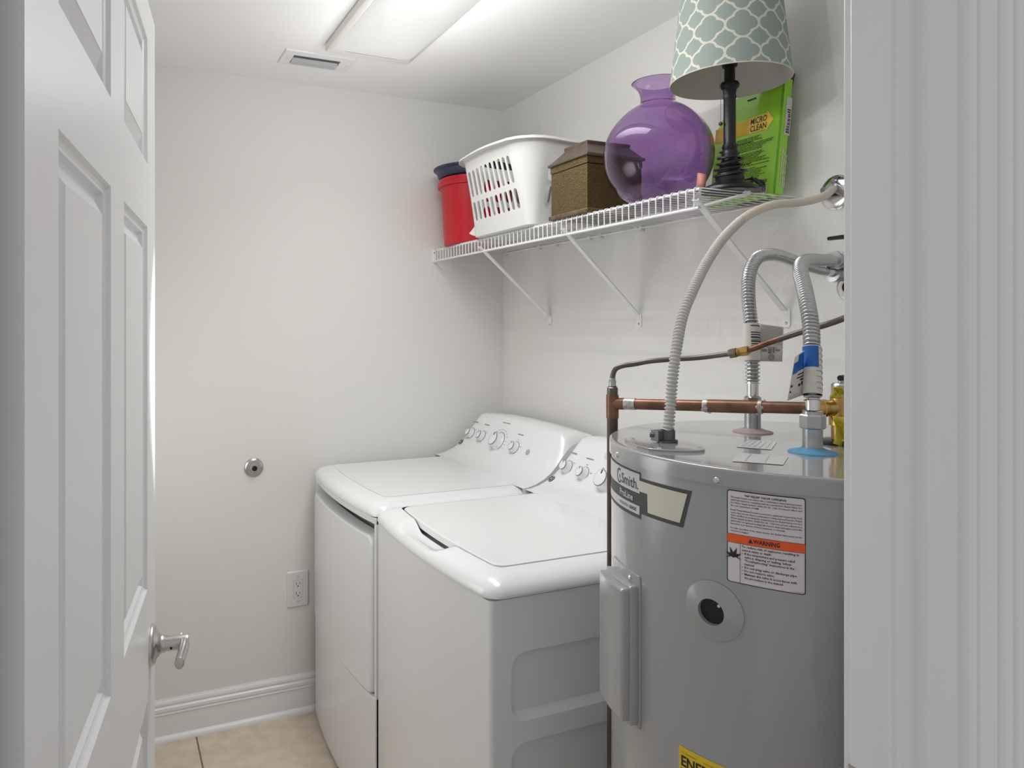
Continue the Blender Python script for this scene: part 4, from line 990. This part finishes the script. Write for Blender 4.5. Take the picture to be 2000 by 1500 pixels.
plen = 2 * (BX1 - BX0 + BY1 - BY0) - 8 * BR + 2 * PI * BR
def rimz(u): return BH + 0.007 * math.cos(4 * PI * (u - 0.13))
def wallp(u, v):
    x, y, nx, ny_ = per(u, BR + 0.02 * v); fl = 0.044 * v ** 1.15 * (1 - 0.6 * max(0, ny_)) * (1 + 0.35 * max(0, -nx))
    z = DK + 0.004 + (BH * v if v <= 0.55 else BH * 0.55 + (rimz(u) - BH * 0.55) * (v - 0.55) / 0.45)
    return (x + nx * fl, y + ny_ * fl, z)
g = G(); NC = 44
rows_ = [(0.06, 0.475, 0.20, 0.445), (0.475, 0.88, 0.505, 0.83)]
s1 = (BY1 - BY0 - 2 * BR) / plen; s2 = s1 + PI * BR / 2 / plen; s3 = s2 + (BX1 - BX0 - 2 * BR) / plen
segs = []
for off in (0.0, 0.5):
    segs += [(off, off + s1, 10, True), (off + s1, off + s2, 5, False), (off + s2, off + s3, 4, True), (off + s3, off + 0.5, 5, False)]
for a, b, ncell, slot in segs:
    for k in range(ncell):
        u0, u1 = a + (b - a) * k / ncell, a + (b - a) * (k + 1) / ncell
        for v0, v1, h0, h1 in rows_:
            if not slot: g.grid(lambda p, q: wallp(u0 + (u1 - u0) * p, v0 + (v1 - v0) * q), 2, 4); continue
            w = (u1 - u0) * 0.33; um = (u0 + u1) / 2; hw2 = w * plen / BH
            inner = []; outer = []
            for i in range(16):
                an = 2 * PI * (i + 0.0) / 16 + PI / 4; ca, sa = math.cos(an), math.sin(an)
                iv = (h1 - hw2 + sa * hw2) if sa > 0.001 else ((h0 + hw2 + sa * hw2) if sa < -0.001 else (h0 + h1) / 2)
                inner.append((um + w * ca, iv))
                m_ = max(abs(ca), abs(sa)); outer.append((um + (u1 - u0) / 2 * ca / m_, (v0 + v1) / 2 + (v1 - v0) / 2 * sa / m_))
            g.loft([[wallp(*p) for p in outer], [wallp(*p) for p in inner]], False, False)
        g.grid(lambda p, q: wallp(u0 + (u1 - u0) * p, 0.88 + 0.12 * q), 2, 2)
        g.grid(lambda p, q: wallp(u0 + (u1 - u0) * p, 0.0 + 0.06 * q), 2, 2)
bo = g.obj('basket_wall', M['basket'], lb_, angle=50)
bmm = bmesh.new(); bmm.from_mesh(bo.data); bmesh.ops.remove_doubles(bmm, verts=bmm.verts, dist=2e-5); bmesh.ops.recalc_face_normals(bmm, faces=bmm.faces); bmm.to_mesh(bo.data); bmm.free()
sm = bo.modifiers.new('solid', 'SOLIDIFY'); sm.thickness = 0.003; sm.offset = 0; es = bo.modifiers.new('split', 'EDGE_SPLIT'); es.split_angle = R(40)
g = G(); N = 120; ring0 = [Vector(wallp(i / N, 1.0)) for i in range(N)]
secs = [(-0.002, -0.004), (0.006, 0.001), (0.014, 0.002), (0.021, -0.002), (0.024, -0.009), (0.022, -0.010), (0.018, -0.004), (0.011, -0.001), (0.003, -0.004), (-0.002, -0.008)]
loops = []
for o_, dz in secs:
    L_ = []
    for i in range(N):
        x, y, nx, ny_ = per(i / N, BR + 0.02); p = ring0[i]; lim = 1.0
        L_.append((p.x + nx * o_ * lim, p.y + ny_ * o_, p.z + dz))
    loops.append(L_)
loops.append(loops[0]); g.loft(loops, False, False); g.obj('basket_rim', M['basket'], lb_, angle=60)
g = G(); fl_ = [[wallp(i / N, 0.0) for i in range(N)], [(lambda p: (p[0] * 0.97 + -0.19 * 0.03, p[1] * 0.97 - 0.60 * 0.03, DK + 0.001))(wallp(i / N, 0.0)) for i in range(N)]]
g.loft(fl_, False, True); g.obj('basket_floor', M['basket'], lb_)
g = G(); g.loft([[(-0.335, -0.415, DK + 0.002), (-0.345, -0.375, DK + 0.012), (-0.352, -0.352, DK + 0.022), (-0.345, -0.375, DK + 0.040), (-0.335, -0.395, DK + 0.068)], [(-0.25, -0.415, DK + 0.002), (-0.25, -0.375, DK + 0.012), (-0.25, -0.352, DK + 0.022), (-0.25, -0.375, DK + 0.040), (-0.25, -0.395, DK + 0.068)]])
g.obj('corner_lug', M['basket'], lb_, bevel=0.003)

# decorative chest
ch = thing('decorative_chest', 'embossed gold brown chest with a hipped lid beside the purple vase', 'box', (-0.235, -0.968, DK))
cx0, cx1, cy0, cy1 = -0.338, -0.140, -1.062, -0.872
def rect(x0, x1, y0, y1, z): return [(x0, y0, z), (x1, y0, z), (x1, y1, z), (x0, y1, z)]
g = G(); g.loft([rect(cx0 + 0.004, cx1 - 0.004, cy0 + 0.004, cy1 - 0.004, DK + 0.010), rect(cx0 + 0.004, cx1 - 0.004, cy0 + 0.004, cy1 - 0.004, 1.962)]); g.obj('chest_body', M['gold'], ch)
def band(e, z0, z1): return [rect(cx0 - e, cx1 + e, cy0 - e, cy1 + e, z0), rect(cx0 - e, cx1 + e, cy0 - e, cy1 + e, z1)]
g = G(); g.loft(band(0.003, DK, DK + 0.013)); g.obj('base_moulding', M['goldtrim'], ch, bevel=0.003)
g = G(); g.loft([rect(cx0 + 0.002, cx1 - 0.002, cy0 + 0.002, cy1 - 0.002, 1.964), rect(cx0 + 0.002, cx1 - 0.002, cy0 + 0.002, cy1 - 0.002, 1.984)]); lid = g.obj('chest_lid', M['gold'], ch)
g = G(); g.loft(band(0.005, 1.984, 1.9925)); g.obj('lid_moulding', M['lidwood'], lid, bevel=0.0025)
ii = 0.045
g = G(); g.loft([rect(cx0 - 0.001, cx1 + 0.001, cy0 - 0.001, cy1 + 0.001, 1.9925), rect(cx0 + 0.005, cx1 - 0.005, cy0 + 0.006, cy1 - 0.006, 1.999), rect(cx0 + ii * 0.55, cx1 - ii * 0.55, cy0 + ii * 0.75, cy1 - ii, 2.026), rect(cx0 + ii * 0.52, cx1 - ii * 0.52, cy0 + ii * 0.7, cy1 - ii * 0.95, 2.030), rect(cx0 + ii * 0.52, cx1 - ii * 0.52, cy0 + ii * 0.7, cy1 - ii * 0.95, 2.037)])
g.obj('lid_top', M['lidwood'], lid, bevel=0.0015)

# purple vase
vx_, vy_ = -0.254, -1.254
VS = 1.0
pr = [(0.062, 0.0), (0.070, 0.002), (0.088, 0.014), (0.107, 0.033), (0.124, 0.058), (0.1355, 0.090), (0.1395, 0.126), (0.136, 0.158), (0.124, 0.189), (0.104, 0.217), (0.080, 0.240), (0.060, 0.2535), (0.0475, 0.262), (0.0445, 0.271), (0.0450, 0.284), (0.050, 0.299), (0.059, 0.311), (0.0660, 0.317), (0.0670, 0.3182)]
inn = [(max(r - 0.0042, 0.0), z + (0.004 if i < 3 else 0.0)) for i, (r, z) in enumerate(pr)]
def dense(p, n=4):
    P = smooth_path([(a, 0, b) for a, b in p], n); return [(q.x, q.z) for q in P]
po = dense(pr); pi_ = dense(inn)[::-1]
full = [(0.0, 0.0)] + po + [(0.0645, pr[-1][1] + 0.001)] + pi_ + [(0.0, 0.005)]
v = G().lathe([(r * VS, z * VS + DK) for r, z in full], (vx_, vy_, 0), (0, 0, 1), 96, False, False).obj('glass_vase', M['glass'], None, angle=180)
v['label'] = 'round purple glass vase with a flared neck'; v['category'] = 'vase'

# table lamp
lx, ly = -0.200, -1.442
lamp = thing('table_lamp', 'black turned table lamp with a sage quatrefoil shade and pull chain', 'lamp', (lx, ly, DK))
G().lathe([(0.064, 0.0), (0.066, 0.004), (0.064, 0.010), (0.052, 0.017), (0.040, 0.021), (0.034, 0.026)], (lx, ly, DK), (0, 0, 1), 40).obj('lamp_base', M['dark'], lamp)
colp = [(0.030, 0.024), (0.033, 0.034), (0.031, 0.045), (0.024, 0.054), (0.021, 0.060), (0.024, 0.066), (0.021, 0.072), (0.0175, 0.080), (0.0185, 0.092), (0.0175, 0.100), (0.0150, 0.104), (0.0175, 0.110), (0.0155, 0.116), (0.0140, 0.120), (0.0140, 0.226), (0.0155, 0.230), (0.0140, 0.238), (0.0160, 0.250), (0.0215, 0.255), (0.0225, 0.261), (0.0205, 0.266), (0.0125, 0.270), (0.0120, 0.310), (0.0090, 0.312)]
G().lathe(colp, (lx, ly, DK), (0, 0, 1), 28).obj('lamp_column', M['dark'], lamp)
g = G(); g.lathe([(0.017, 0.305), (0.019, 0.315), (0.019, 0.350), (0.013, 0.358)], (lx, ly, DK), (0, 0, 1), 20); g.obj('socket', M['dark'], lamp)
sb, stp = 2.090, 2.325; rb, rt_ = 0.1375, 0.110
g = G(); NS = 96
def shell(r0, r1, z0, z1, mi, flip=False):
    vs = []
    for j in range(9):
        for i in range(NS + 1):
            a = 2 * PI * i / NS; r = r0 + (r1 - r0) * j / 8; vs.append((lx + r * math.cos(a), ly + r * math.sin(a), z0 + (z1 - z0) * j / 8))
    fs = [((j * (NS + 1) + i), (j * (NS + 1) + i + 1), ((j + 1) * (NS + 1) + i + 1), ((j + 1) * (NS + 1) + i)) for j in range(8) for i in range(NS)]
    if flip: fs = [f[::-1] for f in fs]
    g.add(vs, fs, mi)
shell(rb, rt_, sb, stp, 0); shell(rb - 0.0015, rt_ - 0.0015, sb, stp, 1, True)
sh = g.obj('lamp_shade', [M['shade'], M['lining']], lamp, angle=60, label='sage green shade with cream quatrefoil lattice')
uvl = sh.data.uv_layers.new(name='UVMap')
nv = 9 * (NS + 1)
for poly in sh.data.polygons:
    for li in poly.loop_indices:
        vi = sh.data.loops[li].vertex_index % nv; i, j = vi % (NS + 1), vi // (NS + 1)
        uvl.data[li].uv = (i / NS * 11 + 0.30, j / 8 * (stp - sb) / 0.0655 + 0.10)
g = G(); g.tube([(lx + (rb - 0.0006) * math.cos(2 * PI * i / 64), ly + (rb - 0.0006) * math.sin(2 * PI * i / 64), sb) for i in range(65)], 0.0014, 6, False); g.obj('shade_rim', M['lining'], sh)
g = G()
for k in range(3): g.tube([(lx, ly, stp - 0.03), (lx + (rt_ - 0.001) * math.cos(2.1 * k), ly + (rt_ - 0.001) * math.sin(2.1 * k), stp - 0.012)], 0.0015, 6)
g.tube([(lx, ly, DK + 0.35), (lx, ly, stp - 0.028)], 0.004, 8)
g.obj('shade_spider', M['zinc'], lamp)
chx, chy = lx - 0.020, ly + 0.0085
g = G()
zc_ = DK + 0.322
while zc_ > DK + 0.172: g.sphere((chx, chy, zc_), 0.0011, 6, 4); zc_ -= 0.0027
pc_ = g.obj('pull_chain', M['nickel'], lamp); pc_['kind'] = 'stuff'
G().sphere((chx, chy, DK + 0.167), 0.0048, 14, 8).obj('chain_ball', mat('dark_bronze', (0.10, 0.085, 0.07, 1), 0.35, 0.8), lamp)
# cord wound on the column and coiled on the base
P = []
for k in range(150):
    t = k / 149; a = 2 * PI * 4.2 * t + 1.0; r = 0.037 - 0.016 * t + 0.003 * math.sin(5 * a * 0.3); P.append((lx + r * math.cos(a), ly + r * math.sin(a), DK + 0.040 + 0.060 * t + 0.008 * math.sin(a + 1)))
for k in range(90):
    t = k / 89; a = 2 * PI * 1.6 * t - 2.2
    P.append((lx + 0.058 + 0.038 * math.cos(a) * (1 - 0.2 * t), ly - 0.012 + 0.045 * math.sin(a) * 0.5, DK + 0.020 + 0.018 * math.sin(a * 1.5) * (1 - t) + 0.012 * (1 - t)))
G().tube([p for p in P[:150]], 0.0030, 8).obj('cord', M['dark'], lamp); G().tube([p for p in P[150:]], 0.0030, 8).obj('cord', M['dark'], lamp)
f = lambda u, v_: (lx - 0.056 + 0.0105 * math.cos(R(100 + 250 * u)) + 0.004 * v_, ly + 0.036 + 0.0105 * math.sin(R(100 + 250 * u)), DK + 0.014 + 0.033 * v_ + 0.003 * math.sin(6 * u))
t = G().grid(f, 14, 3).obj('cord_tag', M['pink'], lamp, label='curled pink paper cord tag'); t.modifiers.new('solid', 'SOLIDIFY').thickness = 0.0008

# green cleaning cloth package leaning on the wall
gp = thing('cleaning_pad_package', 'lime green package with yellow arrow leaning on the wall behind the lamp', 'package', (-0.06, -1.38, DK))
tilt = math.atan2(0.034, 0.275); ca, sa = math.cos(tilt), math.sin(tilt)
GX0 = -0.085; GY0, GY1 = -1.474, -1.262
def gm(off): return lambda u, v_: (GX0 + v_ * sa - off * ca, GY0 + (GY1 - GY0) * (1 - u / 0.212), DK + 0.001 + v_ * ca + off * sa)    # u from the left edge, v up
poly = [(0.0, 0.0), (0.212, 0.0), (0.212, 0.292), (0.085, 0.292), (0.045, 0.276), (0.0, 0.205)]
g = G(); a_, b_, dth = gm(0), gm(-0.026), 0.0
L0 = [a_(*p) for p in poly]; L1 = [b_(*p) for p in poly]
topd = [(u, v_) for u, v_ in poly]
g.loft([L0, L1], True, True); g.obj('carton', M['green'], gp, bevel=0.002)
g = G(); q = gm(0.0006)
g2 = lambda u, v_: q(u, v_)
rect2(g, g2, 0.205, 0.2119, 0.0, 0.291, 1); g.obj('side_flap', M['greenside'], gp, label='darker green folded edge')
g = G(); quad2(g, gm(0.0009), (0.0, 0.172), (0.148, 0.172), (0.148, 0.212), (0.0, 0.212), 4); 
bar = g.obj('arrow_band', mat('amber_print', (0.64, 0.42, 0.02, 1), 0.35, var=0.3, vscale=18), gp, label='amber band')
fa = gm(0.0012); g = G(); g.add([fa(0.115, 0.172), fa(0.166, 0.172), fa(0.166, 0.166), fa(0.188, 0.193), fa(0.166, 0.222), fa(0.166, 0.214), fa(0.115, 0.214)], [(0, 1, 5, 6), (1, 2, 3), (1, 3, 5), (3, 4, 5)]); g.obj('arrow_head', mat('arrow_yellow', (0.9, 0.66, 0.08, 1), 0.35), gp, label='yellow arrow')
ft = gm(0.0016); g = G(); put_text(g, 'MICRO', ft, 0.1175, 0.1950, 0.0150, 0.050, 0.016, 3); put_text(g, 'CLEAN', ft, 0.1175, 0.1760, 0.0150, 0.050, 0.016, 3)
rnl = random.Random(8); vv = 0.160
for k in range(27):
    if k in (9, 18): vv -= 0.004
    x_ = 0.03; bold = k in (3, 16)
    lim = (0.13 if bold else rnl.uniform(0.14, 0.196)) if k not in (8, 26) else 0.16
    while x_ < lim:
        wl = rnl.uniform(0.004, 0.013); quad2(g, ft, (x_, vv), (min(x_ + wl, lim), vv), (min(x_ + wl, lim), vv + (0.0028 if bold else 0.0016)), (x_, vv + (0.0028 if bold else 0.0016)), 1); x_ += wl + 0.0018
    vv -= 0.0041
for k in range(3): quad2(g, ft, (0.148, 0.034 + 0.003 * k), (0.185, 0.034 + 0.003 * k), (0.185, 0.0352 + 0.003 * k), (0.148, 0.0352 + 0.003 * k), 1)
quad2(g, gm(0.0016), (0.10, 0.262), (0.127, 0.262), (0.127, 0.266), (0.10, 0.266), 1)
g.obj('package_text', M['black'], gp)
g = G(); rect2(g, gm(0.0012), 0.149, 0.187, 0.006, 0.026, 1); bcd = g.obj('bar_code', M['paperw'], gp, label='white bar code field')
g = G(); x_ = 0.155
while x_ < 0.182: w_ = rnl.choice((0.0008, 0.0014, 0.0022)); rect2(g, ft, x_, x_ + w_, 0.009, 0.024, 1); x_ += w_ + rnl.choice((0.001, 0.0016))
g.obj('bar_lines', M['black'], bcd)
# end face toward the doorway: white strip with the maker's name, white lettering
def ge(off): return lambda u, v_: (GX0 + v_ * sa + u * ca, GY0 - off, DK + 0.001 + v_ * ca - u * sa)
g = G(); rect2(g, ge(0.0006), 0.010, 0.0285, 0.150, 0.245, 1); ws = g.obj('name_strip', M['paperw'], gp, label='white strip with black lettering')
rot = lambda fn, x0, y0: (lambda a, b: fn(x0 - b, y0 + a))
g = G(); put_text(g, 'Bissell', rot(ge(0.0010), 0.0255, 0.155), 0, 0, 0.0110, 0.060, 0.02, 2); g.obj('name_text', M['black'], ws)
g = G(); vv = 0.018
for k in range(3):
    x_ = 0.02
    while x_ < 0.105: wl = rnl.uniform(0.006, 0.016); quad2(g, rot(ge(0.0008), 0.026 - 0.0065 * k, 0), (x_, 0), (x_ + wl, 0), (x_ + wl, 0.003), (x_, 0.003), 1); x_ += wl + 0.003
g.obj('side_print', M['paperw'], gp)
g = G(); bpts = ((-0.0240, -1.395, DK + 0.0005), (-0.0240, -1.300, DK + 0.0005), (-0.0112, -1.300, 2.115), (-0.0112, -1.440, 2.148), (-0.0112, -1.462, 2.130))
g.loft([[p for p in bpts], [(p[0] + 0.0095, p[1], p[2]) for p in bpts]])
bd = g.obj('wooden_board', M['board'], None, bevel=0.001); bd['label'] = 'dark brown board peeking above the green package'; bd['category'] = 'board'

# ------------------------------------------------------------------ back wall fittings
ds = thing('wall_door_stop', 'round metal wall bumper with a black centre on the back wall', 'door stop', (-1.085, 0, 0.962))
G().lathe([(0.036, 0.0003), (0.036, 0.003), (0.034, 0.006), (0.026, 0.009), (0.0205, 0.0095)], (-1.085, 0, 0.962), (0, -1, 0), 40, True, True).obj('mounting_dish', M['nickel'], ds, angle=50)
G().lathe([(0.018, 0.009), (0.018, 0.020), (0.016, 0.023), (0.011, 0.0235)], (-1.085, 0, 0.962), (0, -1, 0), 32).obj('bumper_ring', mat('gray_rubber', (0.33, 0.32, 0.30, 1), 0.5), ds)
G().lathe([(0.010, 0.0234), (0.010, 0.0242), (0, 0.0244)], (-1.085, 0, 0.962), (0, -1, 0), 24, True, False).obj('bumper_centre', M['dark'], ds, label='black centre')
ox, oz = -0.9155, 0.479
ou = thing('wall_outlet', 'white double power outlet low on the back wall beside the dryer', 'outlet', (ox, 0, oz))
def xzloop(pts, y): return [(p[0], y, p[1]) for p in pts]
pts = rrect(ox - 0.0425, ox + 0.0425, oz - 0.069, oz + 0.069, 0.003, 3); pts2 = rrect(ox - 0.039, ox + 0.039, oz - 0.0655, oz + 0.0655, 0.003, 3)
G().loft([xzloop(pts, -0.0003), xzloop(pts, -0.0035), xzloop(pts2, -0.0065)]).obj('cover_plate', M['basket'], ou, angle=20)
p3 = rrect(ox - 0.0175, ox + 0.0175, oz - 0.035, oz + 0.035, 0.002, 3); p4 = rrect(ox - 0.0165, ox + 0.0165, oz - 0.034, oz + 0.034, 0.002, 3)
G().loft([xzloop(p3, -0.006), xzloop(p3, -0.0066)]).obj('receptacle_gap', M['grayplast'], ou)
G().loft([xzloop(p4, -0.006), xzloop(p4, -0.0080)]).obj('receptacle', M['basket'], ou)
for s in (0.0185, -0.0185):
    g = G(); z0 = oz + s
    g.box(ox - 0.0078, ox - 0.0054, -0.0083, -0.0079, z0 - 0.001, z0 + 0.0075); g.box(ox + 0.0054, ox + 0.0074, -0.0083, -0.0079, z0 + 0.0005, z0 + 0.0070); g.lathe([(0.0026, 0.0079), (0.0026, 0.0083)], (ox, 0, z0 - 0.0068), (0, -1, 0), 12); g.obj('socket_slots', M['dark'], ou)
for s in (0.0485, -0.0485): G().lathe([(0.0032, 0.006), (0.003, 0.0076), (0, 0.008)], (ox, 0, oz + s), (0, -1, 0), 12, True, False).obj('plate_screw', M['nickel'], ou)

# ------------------------------------------------------------------ ceiling fixture and vent
fx0, fx1, fy0, fy1 = -0.925, -0.624, -1.64, -0.418
fx = thing('ceiling_light', 'white tray shaped fluorescent ceiling light with a ribbed pale lens', 'ceiling light', ((fx0 + fx1) / 2, (fy0 + fy1) / 2, HZ))
def frect(ix, iy, z, r): return [(x, y, z) for x, y in rrect(fx0 + ix, fx1 - ix, fy0 + iy, fy1 - iy, r, 4)]
g = G(); g.loft([frect(0.004, 0.004, HZ - 0.0003, 0.010), frect(0.0, 0.0, HZ - 0.004, 0.012), frect(0.0, 0.0, HZ - 0.024, 0.012), frect(0.002, 0.002, HZ - 0.027, 0.012), frect(0.018, 0.050, HZ - 0.033, 0.045)], True, False)
g.obj('housing', M['diffrim'], fx, angle=40)
NX, NY = 28, 40
def lensf(u, v):
    tx, ty = 2 * u - 1, 2 * v - 1
    px_, py_ = (fx1 - fx0) / 2 - 0.017, (fy1 - fy0) / 2 - 0.049
    tx = math.copysign(1 - (1 - abs(tx)) ** 1.3, tx); ty = math.copysign(1 - (1 - abs(ty)) ** 2.2, ty)
    # rounded corners
    cr = 0.040; ax_, ay_ = abs(tx) * px_, abs(ty) * py_
    if ax_ > px_ - cr and ay_ > py_ - cr:
        dx, dy = ax_ - (px_ - cr), ay_ - (py_ - cr); m_ = max(dx, dy); h_ = math.hypot(dx, dy)
        if h_ > 1e-9: dx, dy = dx * m_ / h_, dy * m_ / h_
        ax_, ay_ = px_ - cr + dx, py_ - cr + dy
    sag = 0.022 * (1 - abs(tx) ** 2.6) ** 0.8 * (1 - abs(ty) ** 7)
    return ((fx0 + fx1) / 2 + math.copysign(ax_, tx), (fy0 + fy1) / 2 + math.copysign(ay_, ty), HZ - 0.0318 - sag)
G().grid(lensf, NX, NY).obj('lens', M['lens'], fx, angle=60)
vx0, vx1, vy0, vy1 = -1.036, -0.782, -0.337, -0.200
ve = thing('ceiling_vent', 'small white ceiling air vent by the end of the ceiling light', 'vent', ((vx0 + vx1) / 2, (vy0 + vy1) / 2, HZ))
ix0, ix1, iy0, iy1 = -1.000, -0.832, -0.302, -0.226
g = G(); fr = [rect(vx0, vx1, vy0, vy1, HZ - 0.0003), rect(vx0, vx1, vy0, vy1, HZ - 0.003), rect(vx0 + 0.003, vx1 - 0.003, vy0 + 0.003, vy1 - 0.003, HZ - 0.005), rect(ix0, ix1, iy0, iy1, HZ - 0.006), rect(ix0, ix1, iy0, iy1, HZ - 0.0005)]
g.loft(fr, False, False); g.obj('vent_frame', M['trim'], ve, angle=20)
g = G(); g.add(rect(ix0, ix1, iy0, iy1, HZ - 0.0008), [(0, 1, 2, 3)]); g.obj('vent_shade', M['cavity'], ve, label='dark sheet for the shade inside the vent')  # flat dark sheet stands in for the shade up the duct
for k, y in enumerate((iy0 + 0.042, iy0 + 0.064)):
    G().loft([[(x, y - 0.009, HZ - 0.0016), (x, y + 0.009, HZ - 0.0115), (x, y + 0.010, HZ - 0.0105), (x, y - 0.008, HZ - 0.0012)] for x in (ix0 + 0.002, ix1 - 0.002)]).obj('vent_blade', M['blade'], ve, angle=20)
for x in (vx0 + 0.018, vx1 - 0.022): G().lathe([(0.003, 0), (0.0025, 0.0012), (0, 0.0016)], (x, (vy0 + vy1) / 2, HZ - 0.005), (0, 0, -1), 10, True, False).obj('vent_screw', M['nickel'], ve)
